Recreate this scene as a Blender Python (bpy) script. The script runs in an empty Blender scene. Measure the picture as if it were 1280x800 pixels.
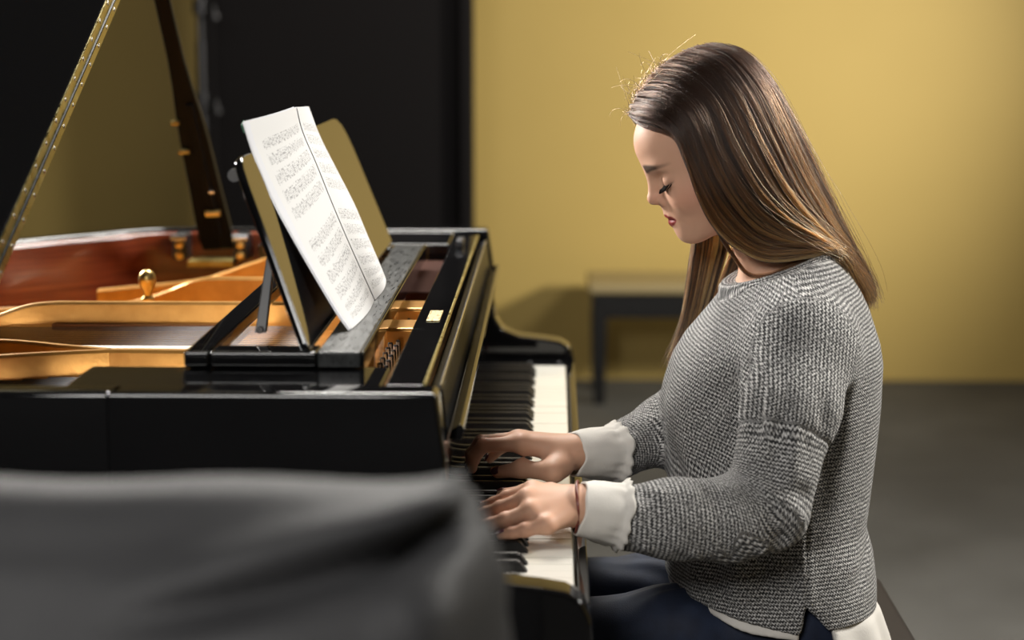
import bpy, bmesh, math, random
import numpy as np
from mathutils import Vector, Matrix

rng = random.Random(7)
nr = np.random.default_rng(11)
scene = bpy.context.scene
COL = scene.collection

# ------------------------------------------------------------------ camera
FPX = 2250.0
cam_data = bpy.data.cameras.new('camera')
cam_data.sensor_fit = 'HORIZONTAL'
cam_data.sensor_width = 36.0
cam_data.lens = FPX * 36.0 / 1280.0
cam_data.clip_start = 0.05
cam_data.clip_end = 60
cam = bpy.data.objects.new('camera', cam_data)
COL.objects.link(cam)
cam.location = (0, 0, 1.29)
cam.rotation_euler = (math.radians(90 - 9.2144), 0, math.radians(1.2566))
cam_data.dof.use_dof = True
cam_data.dof.focus_distance = 2.16
cam_data.dof.aperture_fstop = 2.9
scene.camera = cam

# ------------------------------------------------------------------ world, lights, exposure
world = bpy.data.worlds.new('world')
scene.world = world
world.use_nodes = True
wbg = world.node_tree.nodes['Background']
wbg.inputs[0].default_value = (0.75, 0.66, 0.52, 1)
wbg.inputs[1].default_value = 0.03
vs = scene.view_settings
vs.view_transform = 'Standard'
vs.look = 'None'
vs.exposure = 0.0
vs.gamma = 1.0
vs.use_curve_mapping = False
scene.cycles.use_denoising = True
scene.cycles.max_bounces = 8


def area(name, loc, target, sx, sy, power, color, spread=180):
    l = bpy.data.lights.new(name, 'AREA')
    l.shape = 'RECTANGLE'
    l.size, l.size_y = sx, sy
    l.energy = power
    l.color = color
    l.spread = math.radians(spread)
    o = bpy.data.objects.new(name, l)
    COL.objects.link(o)
    o.location = loc
    o.rotation_euler = (Vector(target) - Vector(loc)).to_track_quat('-Z', 'Y').to_euler()
    return o


# studio lamps of the practice room: a wall washer at the far right, a soft lamp above the piano, plus added fills behind the camera and overhead


def spot(name, loc, target, power, color, size, blend=1.0, radius=0.12):
    l = bpy.data.lights.new(name, 'SPOT')
    l.energy, l.color = power, color
    l.spot_size, l.spot_blend, l.shadow_soft_size = math.radians(size), blend, radius
    o = bpy.data.objects.new(name, l)
    COL.objects.link(o)
    o.location = loc
    o.rotation_euler = (Vector(target) - Vector(loc)).to_track_quat('-Z', 'Y').to_euler()
    return o


spot('wall_lamp', (2.5, 4.25, 1.55), (0.0, 6.58, 1.15), 345, (1.0, 0.94, 0.80), 74, 1.0, 0.14)
area('piano_lamp', (-0.30, 3.55, 2.45), (0.1, 2.1, 0.85), 0.6, 0.6, 54, (1.0, 0.965, 0.90))
area('back_lamp', (1.9, 2.6, 2.3), (0.45, 2.2, 0.75), 0.6, 0.6, 78, (1.0, 0.965, 0.90))
area('front_fill', (-0.75, -0.5, 2.3), (0.0, 2.0, 0.85), 0.8, 0.8, 40, (1.0, 0.97, 0.93))  # unseen fill added to lift everything facing the camera
area('left_lamp', (-1.55, 3.5, 1.72), (0.15, 2.2, 1.05), 0.35, 0.45, 32, (1.0, 0.965, 0.91), 100)
area('overhead_fill', (-0.3, 4.9, 3.05), (-0.3, 4.9, 0.0), 1.6, 1.2, 16, (1.0, 0.90, 0.74))  # unseen ambient fill added to brighten the dim back wall


# ------------------------------------------------------------------ helpers: objects
def tag(o, label=None, cat=None, group=None, kind=None):
    if label: o['label'] = label
    if cat: o['category'] = cat
    if group: o['group'] = group
    if kind: o['kind'] = kind
    return o


def empty(name, loc=(0, 0, 0), label=None, cat=None, group=None, rz=0.0):
    o = bpy.data.objects.new(name, None)
    o.empty_display_size = 0.1
    o.location = loc
    o.rotation_euler = (0, 0, rz)
    COL.objects.link(o)
    return tag(o, label, cat, group)


def link(name, me, m=None, parent=None, smooth=None):
    if m is not None and not me.materials:
        me.materials.append(m)
    o = bpy.data.objects.new(name, me)
    COL.objects.link(o)
    if parent is not None:
        o.parent = parent
        o.location = -parent_world(parent)
    if smooth is not None:
        n = len(me.polygons)
        me.polygons.foreach_set('use_smooth', [bool(smooth)] * n)
    return o


def parent_world(p):
    v = Vector((0, 0, 0))
    while p is not None:
        v = v + p.location
        p = p.parent
    return v


class MB:
    """collects boxes, prisms and tubes (world coordinates) and links them as one mesh object"""
    def __init__(self):
        self.v, self.f = [], []

    def add(self, vs_, fs_):
        b = len(self.v)
        self.v += [tuple(map(float, p)) for p in vs_]
        self.f += [tuple(i + b for i in f) for f in fs_]

    def box(self, x0, x1, y0, y1, z0, z1):
        v = [(x, y, z) for x in (x0, x1) for y in (y0, y1) for z in (z0, z1)]
        self.add(v, [(0, 1, 3, 2), (4, 6, 7, 5), (0, 4, 5, 1), (2, 3, 7, 6), (0, 2, 6, 4), (1, 5, 7, 3)])

    def hexa(self, a, b):
        """a, b: two quads (4 points each, same winding) joined into a block"""
        self.add(list(a) + list(b), [(3, 2, 1, 0), (4, 5, 6, 7), (0, 1, 5, 4), (1, 2, 6, 5), (2, 3, 7, 6), (3, 0, 4, 7)])

    def prism(self, poly, axis, t0, t1):
        """extrude a 2-D polygon along axis ('x': poly in (y,z), 'y': poly in (x,z), 'z': poly in (x,y))"""
        def p3(p, t):
            return {'x': (t, p[0], p[1]), 'y': (p[0], t, p[1]), 'z': (p[0], p[1], t)}[axis]
        n = len(poly)
        v = [p3(p, t0) for p in poly] + [p3(p, t1) for p in poly]
        f = [tuple(range(n)), tuple(reversed(range(n, 2 * n)))]
        f += [(i, i + n, (i + 1) % n + n, (i + 1) % n) for i in range(n)]
        self.add(v, f)

    def tube(self, pts, r, n=8, closed=False, flat=1.0, caps=True):
        pts = [Vector(p) for p in pts]
        m = len(pts)
        rs = [r] * m if not hasattr(r, '__len__') else list(r)
        ref = Vector((0.13, 0.27, 0.95)).normalized()
        v, f = [], []
        for i, p in enumerate(pts):
            if closed:
                t = pts[(i + 1) % m] - pts[i - 1]
            else:
                t = pts[min(i + 1, m - 1)] - pts[max(i - 1, 0)]
            t.normalize()
            a = ref - t * ref.dot(t)
            if a.length < 1e-3:
                a = Vector((1, 0, 0)) - t * t.x
            a.normalize()
            b = t.cross(a)
            for k in range(n):
                w = 2 * math.pi * k / n
                v.append(p + (a * math.cos(w) + b * math.sin(w) * flat) * rs[i])
        for i in range(m if closed else m - 1):
            for k in range(n):
                j = (i + 1) % m
                f.append((i * n + k, i * n + (k + 1) % n, j * n + (k + 1) % n, j * n + k))
        if not closed and caps:
            f.append(tuple(reversed(range(n))))
            f.append(tuple(range((m - 1) * n, m * n)))
        self.add(v, f)

    def lathe(self, prof, c, n=16, axis='z'):
        """prof: list of (radius, height)"""
        v, f = [], []
        for r_, h in prof:
            for k in range(n):
                w = 2 * math.pi * k / n
                a, b = r_ * math.cos(w), r_ * math.sin(w)
                p = {'z': (a, b, h), 'y': (a, h, b), 'x': (h, a, b)}[axis]
                v.append((c[0] + p[0], c[1] + p[1], c[2] + p[2]))
        m = len(prof)
        for i in range(m - 1):
            for k in range(n):
                f.append((i * n + k, i * n + (k + 1) % n, (i + 1) * n + (k + 1) % n, (i + 1) * n + k))
        f.append(tuple(reversed(range(n))))
        f.append(tuple(range((m - 1) * n, m * n)))
        self.add(v, f)

    def grid(self, P, close_u=False):
        """P: 2-D list of points"""
        h, w = len(P), len(P[0])
        v = [p for row in P for p in row]
        f = []
        for i in range(h - 1):
            for j in range(w if close_u else w - 1):
                f.append((i * w + j, i * w + (j + 1) % w, (i + 1) * w + (j + 1) % w, (i + 1) * w + j))
        self.add(v, f)

    def mesh(self, name, m=None):
        me = bpy.data.meshes.new(name)
        me.from_pydata(self.v, [], self.f)
        bm = bmesh.new()
        bm.from_mesh(me)
        bmesh.ops.recalc_face_normals(bm, faces=bm.faces)
        bm.to_mesh(me)
        bm.free()
        if m is not None:
            me.materials.append(m)
        return me

    def build(self, name, m=None, parent=None, bevel=0.0, seg=2, smooth=False, angle=35):
        o = link(name, self.mesh(name, m), None, parent)
        if bevel:
            b = o.modifiers.new('bevel', 'BEVEL')
            b.width, b.segments, b.limit_method = bevel, seg, 'ANGLE'
            b.angle_limit = math.radians(30)
        if smooth or bevel:
            shade(o, angle)
        return o


def shade(o, angle=35):
    me = o.data
    me.polygons.foreach_set('use_smooth', [True] * len(me.polygons))
    me.set_sharp_from_angle(angle=math.radians(angle)) if not o.modifiers else None
    if o.modifiers:
        w = o.modifiers.new('normals', 'WEIGHTED_NORMAL')
        w.keep_sharp = True
    return o


# ------------------------------------------------------------------ helpers: materials
def mat(name, color=(0.5, 0.5, 0.5), rough=0.5, metal=0.0, spec=0.5, coat=0.0, coat_rough=0.03):
    m = bpy.data.materials.new(name)
    m.use_nodes = True
    b = m.node_tree.nodes['Principled BSDF']
    b.inputs['Base Color'].default_value = (*color, 1)
    b.inputs['Roughness'].default_value = rough
    b.inputs['Metallic'].default_value = metal
    b.inputs['Specular IOR Level'].default_value = spec
    b.inputs['Coat Weight'].default_value = coat
    b.inputs['Coat Roughness'].default_value = coat_rough
    return m


class NT:
    def __init__(self, m):
        self.t = m.node_tree
        self.b = self.t.nodes['Principled BSDF']

    def n(self, typ, **kw):
        x = self.t.nodes.new(typ)
        for k, v in kw.items():
            if k in x.inputs.keys():
                x.inputs[k].default_value = v
            else:
                setattr(x, k, v)
        return x

    def l(self, a, b):
        self.t.links.new(a, b)

    def coord(self, kind='Object', scale=(1, 1, 1), rot=(0, 0, 0)):
        c = self.n('ShaderNodeTexCoord')
        mp = self.n('ShaderNodeMapping')
        mp.inputs['Scale'].default_value = scale
        mp.inputs['Rotation'].default_value = rot
        self.l(c.outputs[kind], mp.inputs[0])
        return mp.outputs[0]

    def noise(self, vec, scale, detail=3, rough=0.5, dist=0.0):
        x = self.n('ShaderNodeTexNoise', Scale=scale, Detail=detail, Roughness=rough, Distortion=dist)
        if vec is not None:
            self.l(vec, x.inputs['Vector'])
        return x.outputs['Fac']

    def ramp(self, fac, stops):
        r = self.n('ShaderNodeValToRGB')
        el = r.color_ramp.elements
        while len(el) < len(stops):
            el.new(0.5)
        for e, (p, c) in zip(el, stops):
            e.position = p
            e.color = (*c, 1) if len(c) == 3 else c
        self.l(fac, r.inputs[0])
        return r.outputs['Color']

    def rng(self, fac, a, b, c, d):
        r = self.n('ShaderNodeMapRange')
        for i, v in zip((1, 2, 3, 4), (a, b, c, d)):
            r.inputs[i].default_value = v
        self.l(fac, r.inputs[0])
        return r.outputs[0]

    def math(self, op, a, b=None, clamp=False):
        x = self.n('ShaderNodeMath', operation=op)
        x.use_clamp = clamp
        for i, v in enumerate((a, b)):
            if v is None: continue
            if isinstance(v, (int, float)): x.inputs[i].default_value = v
            else: self.l(v, x.inputs[i])
        return x.outputs[0]

    def mix(self, fac, a, b, blend='MIX'):
        x = self.n('ShaderNodeMix', data_type='RGBA', blend_type=blend)
        for i, v in ((0, fac), (6, a), (7, b)):
            if isinstance(v, (int, float)): x.inputs[i].default_value = v
            elif isinstance(v, tuple): x.inputs[i].default_value = (*v, 1)
            else: self.l(v, x.inputs[i])
        return x.outputs[2]

    def bump(self, h, strength=0.3, dist=0.002):
        x = self.n('ShaderNodeBump', Strength=strength, Distance=dist)
        self.l(h, x.inputs['Height'])
        self.l(x.outputs[0], self.b.inputs['Normal'])
        return x

    def set(self, sock, out):
        self.l(out, self.b.inputs[sock])


M = {}
# black piano lacquer, with fine dust and wiping scuffs
m = M['lacquer'] = mat('black_lacquer', (0.0045, 0.0045, 0.005), 0.06, spec=0.55)
t = NT(m)
v = t.coord('Object')
dust = t.noise(v, 900, 2, 0.6)
dustm = t.rng(dust, 0.66, 0.78, 0, 1)
v2 = t.coord('Object', (9, 40, 20))
scuff = t.noise(v2, 1.6, 4, 0.65, 1.2)
scm = t.rng(scuff, 0.62, 0.82, 0, 1)
allm = t.math('ADD', t.math('MULTIPLY', dustm, 0.35), t.math('MULTIPLY', scm, 0.45), clamp=True)
t.set('Base Color', t.mix(allm, (0.0045, 0.0045, 0.005), (0.040, 0.043, 0.048)))
t.set('Roughness', t.rng(allm, 0, 1, 0.05, 0.42))
m = M['lacquer_clean'] = mat('clean_black_lacquer', (0.004, 0.004, 0.0045), 0.05, spec=0.55)
m = M['satin_black'] = mat('satin_black', (0.010, 0.010, 0.011), 0.32)
t = NT(m)
t.set('Roughness', t.rng(t.noise(t.coord('Object', (60, 8, 60)), 3, 4), 0.3, 0.7, 0.22, 0.45))
M['matte_black'] = mat('matte_black', (0.006, 0.006, 0.0065), 0.35, spec=0.06)
m = M['dusty_black'] = mat('dusty_black', (0.006, 0.006, 0.0065), 0.3, spec=0.05)
t = NT(m)
sc_ = t.rng(t.noise(t.coord('Object', (60, 10, 30)), 1.6, 4, 0.65, 1.2), 0.60, 0.80, 0, 1)
t.set('Base Color', t.mix(sc_, (0.006, 0.006, 0.0065), (0.10, 0.105, 0.115)))
# worn grey-black ledge of the desk
m = M['ledge'] = mat('worn_black_ledge', (0.03, 0.032, 0.033), 0.34)
t = NT(m)
g = t.noise(t.coord('Object', (130, 14, 40)), 2.2, 5, 0.7, 0.5)
t.set('Base Color', t.ramp(g, [(0.3, (0.007, 0.0075, 0.008)), (0.55, (0.020, 0.022, 0.022)), (0.8, (0.075, 0.08, 0.08))]))
t.set('Roughness', t.rng(g, 0.3, 0.8, 0.22, 0.5))
# mahogany veneer of the inner rim
m = M['mahogany'] = mat('mahogany_veneer', (0.13, 0.022, 0.008), 0.22, coat=0.4)
t = NT(m)
g = t.noise(t.coord('Object', (3, 3, 60)), 2.0, 4, 0.6, 0.6)
t.set('Base Color', t.ramp(g, [(0.3, (0.085, 0.013, 0.005)), (0.7, (0.21, 0.042, 0.012))]))
# gold painted cast iron
m = M['gold'] = mat('gold_iron_paint', (0.55, 0.27, 0.055), 0.30, metal=0.55)
t = NT(m)
g = t.noise(t.coord('Object'), 40, 3)
t.set('Base Color', t.ramp(g, [(0.3, (0.50, 0.235, 0.045)), (0.7, (0.62, 0.31, 0.07))]))
t.bump(t.noise(t.coord('Object'), 260, 2), 0.12, 0.001)
M['gold_shade'] = mat('shaded_gold_paint', (0.20, 0.075, 0.02), 0.4, metal=0.4)  # darker copy of the gold paint, shade put into the colour
M['brass'] = mat('polished_brass', (0.80, 0.56, 0.20), 0.32, metal=1.0)
m = M['aged_brass'] = mat('aged_brass', (0.42, 0.34, 0.13), 0.30, metal=1.0)
t = NT(m)
g = t.noise(t.coord('Object'), 60, 4)
t.set('Base Color', t.ramp(g, [(0.3, (0.36, 0.29, 0.09)), (0.7, (0.52, 0.43, 0.17))]))
t.set('Roughness', t.rng(g, 0.3, 0.7, 0.25, 0.42))
M['steel'] = mat('bright_steel', (0.70, 0.70, 0.72), 0.22, metal=1.0)
M['dark_steel'] = mat('dark_steel', (0.06, 0.06, 0.065), 0.45, metal=1.0)
M['felt'] = mat('red_felt', (0.25, 0.02, 0.02), 0.95)
M['cream_felt'] = mat('cream_felt', (0.72, 0.66, 0.52), 0.9)
m = M['spruce'] = mat('spruce_soundboard', (0.42, 0.22, 0.07), 0.4)
t = NT(m)
g = t.noise(t.coord('Object', (4, 160, 4)), 1.5, 3)
t.set('Base Color', t.ramp(g, [(0.35, (0.34, 0.17, 0.05)), (0.65, (0.50, 0.28, 0.10))]))
# keys
m = M['ivory'] = mat('white_key_plastic', (0.67, 0.65, 0.59), 0.22, coat=0.3)
M['ebony'] = mat('black_key_ebony', (0.010, 0.009, 0.009), 0.38, spec=0.4)
M['key_wood'] = mat('pale_key_wood', (0.50, 0.36, 0.18), 0.6)
# paper with printed staves
m = M['paper'] = mat('sheet_paper', (0.80, 0.80, 0.80), 0.75)
m = M['leather'] = mat('black_leather', (0.035, 0.035, 0.036), 0.6, spec=0.28)
t = NT(m)
vv = t.n('ShaderNodeTexVoronoi', Scale=260.0)
t.l(t.coord('Object'), vv.inputs['Vector'])
t.bump(vv.outputs['Distance'], 0.25, 0.002)
g = t.noise(t.coord('Object'), 7, 4)
t.set('Base Color', t.ramp(g, [(0.3, (0.030, 0.030, 0.032)), (0.7, (0.048, 0.048, 0.050))]))
t.set('Roughness', t.rng(g, 0.3, 0.7, 0.55, 0.68))
M['seat_leather'] = mat('dark_brown_leather', (0.012, 0.008, 0.006), 0.6, spec=0.3)
# room
m = M['yellow_wall'] = mat('mustard_wall_paint', (0.56, 0.40, 0.10), 0.62)
t = NT(m)
g = t.noise(t.coord('Object'), 1.3, 3)
t.set('Base Color', t.ramp(g, [(0.3, (0.55, 0.395, 0.118)), (0.7, (0.59, 0.425, 0.132))]))
t.bump(t.noise(t.coord('Object'), 120, 2), 0.05, 0.002)
m = M['carpet'] = mat('dark_grey_carpet', (0.05, 0.048, 0.043), 0.95)
t = NT(m)
g = t.noise(t.coord('Object'), 3, 4)
t.set('Base Color', t.ramp(g, [(0.3, (0.080, 0.077, 0.070)), (0.7, (0.115, 0.112, 0.104))]))
t.bump(t.noise(t.coord('Object'), 420, 2), 0.5, 0.004)
M['dark_wall'] = mat('dark_side_wall_paint', (0.05, 0.045, 0.035), 0.8)
M['ceiling'] = mat('ceiling_paint', (0.10, 0.10, 0.10), 0.85)
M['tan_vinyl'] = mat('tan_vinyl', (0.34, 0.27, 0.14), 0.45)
m = M['screen_cloth'] = mat('black_screen_cloth', (0.0065, 0.0055, 0.0065), 0.8, spec=0.2)

# ------------------------------------------------------------------ the room
def structure(name, mb, m, **kw):
    o = mb.build(name, m, None, **kw)
    o['kind'] = 'structure'
    return o


YB = 6.58
b = MB(); b.box(-4.0, 4.2, -1.6, YB + 0.15, -0.1, 0.0)
structure('floor', b, M['carpet'])
b = MB(); b.box(-4.0, 4.2, YB, YB + 0.15, 0.0, 3.1)
structure('wall_back', b, M['yellow_wall'])
b = MB(); b.box(-4.15, -4.0, -1.6, YB + 0.15, 0.0, 3.1)
structure('wall_left', b, M['dark_wall'])
b = MB(); b.box(4.2, 4.35, -1.6, YB + 0.15, 0.0, 3.1)
structure('wall_right', b, M['yellow_wall'])
b = MB(); b.box(-4.0, 4.2, -1.75, -1.6, 0.0, 3.1)
structure('wall_front', b, M['dark_wall'])
b = MB(); b.box(-4.15, 4.35, -1.75, YB + 0.15, 3.1, 3.2)
structure('ceiling', b, M['ceiling'])

# tall black screen in front of the yellow wall, and the thin clamp stand at its left edge
scr = empty('partition_screen', (-0.72, 5.9, 0), 'tall black cloth screen standing against the yellow wall behind the piano', 'screen')
b = MB(); b.box(-1.13, -0.258, 5.90, 5.93, 0.05, 2.75)
b.build('screen_panel', M['screen_cloth'], scr, bevel=0.004)
for x in (-1.115, -0.275):
    b = MB(); b.box(x - 0.02, x + 0.02, 5.86, 5.96, 0.05, 2.77)
    b.build('upright', M['screen_cloth'], scr, bevel=0.004)
    b = MB(); b.box(x - 0.03, x + 0.03, 5.70, 6.12, 0.0, 0.05)
    b.build('foot', M['satin_black'], scr, bevel=0.006)

st = empty('light_stand', (-1.13, 5.55, 0), 'thin grey metal pole with clamps standing beside the black screen', 'stand')
b = MB(); b.tube([(-1.075, 5.55, 0.03), (-1.075, 5.55, 1.25)], 0.014, 12)
b.build('lower_tube', M['dark_steel'], st, smooth=True)
b = MB(); b.tube([(-1.075, 5.55, 1.2), (-1.075, 5.55, 2.3)], 0.0105, 12)
b.build('upper_tube', M['dark_steel'], st, smooth=True)
for z in (1.07, 1.355):
    b = MB(); b.tube([(-1.075, 5.55, z - 0.022), (-1.075, 5.55, z + 0.022)], 0.021, 14)
    b.tube([(-1.075, 5.55, z), (-1.03, 5.53, z)], 0.009, 8)
    c = b.build('clamp', M['dark_steel'], st, smooth=True)
    b = MB(); b.lathe([(0.0, -0.008), (0.016, -0.006), (0.016, 0.006), (0.0, 0.008)], (-1.026, 5.53, z - 0.03), 10)
    b.tube([(-1.03, 5.53, z), (-1.026, 5.53, z - 0.03)], 0.006, 6)
    b.build('clamp_knob', M['dark_steel'], c, smooth=True)
for k in range(3):
    a = 0.4 + k * 2 * math.pi / 3
    b = MB(); b.tube([(-1.075, 5.55, 0.34), (-1.075 + 0.30 * math.cos(a), 5.55 + 0.22 * math.sin(a), 0.012)], 0.009, 8)
    b.build('leg', M['dark_steel'], st, smooth=True)

# bench far behind, against the wall
def bench(name, x0, x1, y0, y1, ztop, label, cat, pad_m, leg_r=0.026, apron=0.085):
    e = empty(name, ((x0 + x1) / 2, (y0 + y1) / 2, 0), label, cat)
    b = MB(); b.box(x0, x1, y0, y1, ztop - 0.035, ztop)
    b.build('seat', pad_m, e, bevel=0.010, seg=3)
    b = MB(); b.box(x0 + 0.015, x1 - 0.015, y0 + 0.015, y1 - 0.015, ztop - 0.035 - apron, ztop - 0.035)
    b.build('apron', M['satin_black'], e, bevel=0.003)
    for x in (x0 + 0.04, x1 - 0.04):
        for y in (y0 + 0.04, y1 - 0.04):
            b = MB()
            b.hexa([(x - leg_r, y - leg_r, ztop - 0.05), (x + leg_r, y - leg_r, ztop - 0.05), (x + leg_r, y + leg_r, ztop - 0.05), (x - leg_r, y + leg_r, ztop - 0.05)],
                   [(x - leg_r * .75, y - leg_r * .75, 0), (x + leg_r * .75, y - leg_r * .75, 0), (x + leg_r * .75, y + leg_r * .75, 0), (x - leg_r * .75, y + leg_r * .75, 0)])
            b.build('leg', M['satin_black'], e, bevel=0.002)
    return e


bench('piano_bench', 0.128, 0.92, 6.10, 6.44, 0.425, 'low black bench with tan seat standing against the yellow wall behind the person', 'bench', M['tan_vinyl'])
bench('piano_stool', 0.12, 0.488, 1.86, 2.58, 0.49, 'dark leather-topped bench that the person in the grey sweater sits on', 'bench', M['seat_leather'], 0.024, 0.06)

# ------------------------------------------------------------------ grand piano
PN = empty('grand_piano', (-0.5, 2.36, 0), 'black lacquered grand piano with raised lid, gold iron frame and mahogany inner rim', 'piano')
ZT = 0.952


def catmull(P, n=8, closed=False):
    P = [Vector(p) for p in P]
    out = []
    m = len(P)
    rngi = range(m if closed else m - 1)
    for i in rngi:
        a = P[(i - 1) % m] if closed or i > 0 else P[0] * 2 - P[1]
        b_, c = P[i], P[(i + 1) % m]
        d = P[(i + 2) % m] if closed or i + 2 < m else P[-1] * 2 - P[-2]
        for k in range(n):
            s = k / n
            out.append(0.5 * ((2 * b_) + (c - a) * s + (2 * a - 5 * b_ + 4 * c - d) * s * s + (3 * b_ - a - 3 * c + d) * s ** 3))
    if not closed:
        out.append(P[-1])
    return out


RIM = catmull([(-0.41, 1.652), (-0.7, 1.652), (-1.0, 1.652), (-1.25, 1.655), (-1.40, 1.675), (-1.53, 1.74), (-1.58, 1.86), (-1.53, 2.0), (-1.40, 2.16), (-1.24, 2.38),
               (-1.10, 2.60), (-0.98, 2.775), (-0.88, 2.90), (-0.79, 2.99), (-0.725, 3.055), (-0.65, 3.09), (-0.54, 3.095), (-0.41, 3.095)], 6)
RIM = [(p.x, p.y) for p in RIM]


def offset(path, d):
    out = []
    for i, p in enumerate(path):
        a = Vector(path[max(i - 1, 0)]); c = Vector(path[min(i + 1, len(path) - 1)])
        t = (c - a).normalized()
        out.append((p[0] + t.y * d, p[1] - t.x * d))
    return out


def wall_strip(outer, inner, z0, z1):
    b = MB()
    n = len(outer)
    ring = []
    for o, i in zip(outer, inner):
        w = math.hypot(i[0] - o[0], i[1] - o[1]); r_ = min(0.006, w * .35)
        sec = [(0, z0)] + [(r_ - r_ * math.cos(a), z1 - r_ + r_ * math.sin(a)) for a in (0, .35, .75, 1.15, 1.5708)]
        sec += [(w - q[0], q[1]) for q in reversed(sec[1:])] + [(w, z0)]
        ring.append([(o[0] + (i[0] - o[0]) * q / w, o[1] + (i[1] - o[1]) * q / w, z) for q, z in sec])
    b.grid(ring, close_u=True)
    k = len(ring[0])
    b.f.append(tuple(range(k)))
    b.f.append(tuple(range((n - 1) * k, n * k)))
    return b


INN = offset(RIM, 0.034)
INN2 = offset(RIM, 0.052)
wall_strip(RIM, INN, 0.655, ZT).build('rim', M['lacquer_clean'], PN, smooth=True)
wall_strip(offset(RIM, 0.0345), INN2, 0.74, ZT - 0.006).build('inner_rim', M['mahogany'], PN, smooth=True)

ARM = [(-0.42, 0.60), (-0.42, ZT), (-0.107, ZT), (-0.098, 0.889), (-0.0995, 0.83), (-0.095, 0.80), (-0.082, 0.779), (-0.055, 0.768), (-0.01, 0.763), (0.015, 0.759), (0.031, 0.750), (0.039, 0.734), (0.041, 0.715), (0.041, 0.60)]
for y0, y1 in ((1.650, 1.692), (3.040, 3.096)):
    b = MB(); b.prism(ARM, 'y', y0, y1)
    b.build('arm', M['lacquer_clean'], PN, bevel=0.005, seg=3)
for y0, y1 in ((1.6925, 1.80), (2.86, 3.0395)):      # cheeks: polished tops beside the desk slide
    b = MB(); b.box(-0.47, -0.163, y0, y1, 0.87, ZT - 0.003)
    b.build('cheek', M['lacquer'], PN, bevel=0.003)
b = MB(); b.box(-0.60, 0.028, 1.6925, 3.0395, 0.645, 0.70)
b.build('keybed', M['satin_black'], PN)
b = MB(); b.box(0.0285, 0.0405, 1.6925, 3.0395, 0.647, 0.7235)
b.build('key_slip', M['lacquer_clean'], PN, bevel=0.003, seg=3)
for y0, y1 in ((1.693, 1.7425), (2.9775, 3.0395)):
    b = MB(); b.box(-0.115, 0.0275, y0, y1, 0.70, 0.7285)
    kb = b.build('key_block', M['lacquer_clean'], PN, bevel=0.002)
    ym = (y0 + y1) / 2
    for x in (-0.035, 0.015):
        b = MB(); b.lathe([(0.0, 0), (0.0045, 0.0), (0.0045, 0.0012), (0.003, 0.002), (0.0, 0.002)], (x, ym, 0.7285), 10)
        b.build('screw', M['dark_steel'], kb, smooth=True)

# keys: 52 white, 36 black, each its own part
KP = 1.2300 / 52
Y0 = 1.745
wk = MB()
w2 = KP / 2 - 0.0006
prof = [(-0.150, 0.712), (-0.150, 0.7300), (0.0232, 0.7300), (0.0245, 0.7288), (0.0247, 0.7262), (0.0235, 0.7250), (0.0215, 0.7240), (0.0215, 0.705), (-0.02, 0.705)]
wk.prism(prof, 'y', -w2, w2)
wme = wk.mesh('white_key', M['ivory'])
bk = MB()
bk.hexa([(-0.150, -0.0057, 0.7297), (-0.0235, -0.0057, 0.7297), (-0.0235, 0.0057, 0.7297), (-0.150, 0.0057, 0.7297)],
        [(-0.150, -0.0047, 0.7420), (-0.0330, -0.0043, 0.7420), (-0.0330, 0.0043, 0.7420), (-0.150, 0.0047, 0.7420)])
bme = bk.mesh('black_key', M['ebony'])
b_ = bmesh.new(); b_.from_mesh(bme)
bmesh.ops.bevel(b_, geom=[e for e in b_.edges if all(v.co.z > 0.735 for v in e.verts)] , offset=0.0014, segments=2, affect='EDGES')
b_.to_mesh(bme); b_.free()
bme.polygons.foreach_set('use_smooth', [True] * len(bme.polygons)); bme.set_sharp_from_angle(angle=math.radians(50))
shift = {0: 0.0, 2: -0.0015, 3: 0.0015, 5: -0.002, 6: 0.0}
for i in range(52):
    o = link('white_key', wme, None, PN)
    yk = Y0 + (i + 0.5) * KP
    o.location = Vector((0, yk, (nr.random() - .5) * 0.0004)) - parent_world(PN)
    if i % 7 in (0, 2, 3, 5, 6) and i < 51:
        o = link('black_key', bme, None, PN)
        o.location = Vector((0, Y0 + (i + 1) * KP + shift[i % 7], 0)) - parent_world(PN)

# fallboard (opened, leaning back), with its folding lip
FB = [(-0.1140, 0.7335), (-0.1125, 0.80), (-0.1045, 0.866), (-0.1240, 0.866), (-0.127, 0.80), (-0.128, 0.7335)]
b = MB(); b.prism(FB, 'y', 1.744, 2.976)
fb = b.build('fallboard', M['lacquer'], PN, bevel=0.0015)
b = MB(); b.prism([(-0.1045, 0.8664), (-0.1020, 0.890), (-0.1068, 0.9375), (-0.1105, 0.9395), (-0.118, 0.937), (-0.124, 0.90), (-0.124, 0.8664)], 'y', 1.744, 2.976)
b.build('folding_top', M['dusty_black'], fb, bevel=0.001)
b = MB(); b.prism([(-0.1012, 0.8865), (-0.0995, 0.8955), (-0.0905, 0.9015), (-0.0865, 0.9005), (-0.0855, 0.8945), (-0.0885, 0.8855)], 'y', 1.744, 2.976)
b.build('fallboard_lip', M['lacquer_clean'], fb, bevel=0.001)
b = MB(); b.tube([(-0.1090, 1.746, 0.9405), (-0.1090, 2.974, 0.9405)], 0.0013, 8)
b.build('hinge_pin', M['steel'], fb, smooth=True)
b = MB(); b.box(-0.1139, -0.1120, 1.746, 2.974, 0.7315, 0.7335)
b.build('key_felt', M['felt'], PN)

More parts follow.
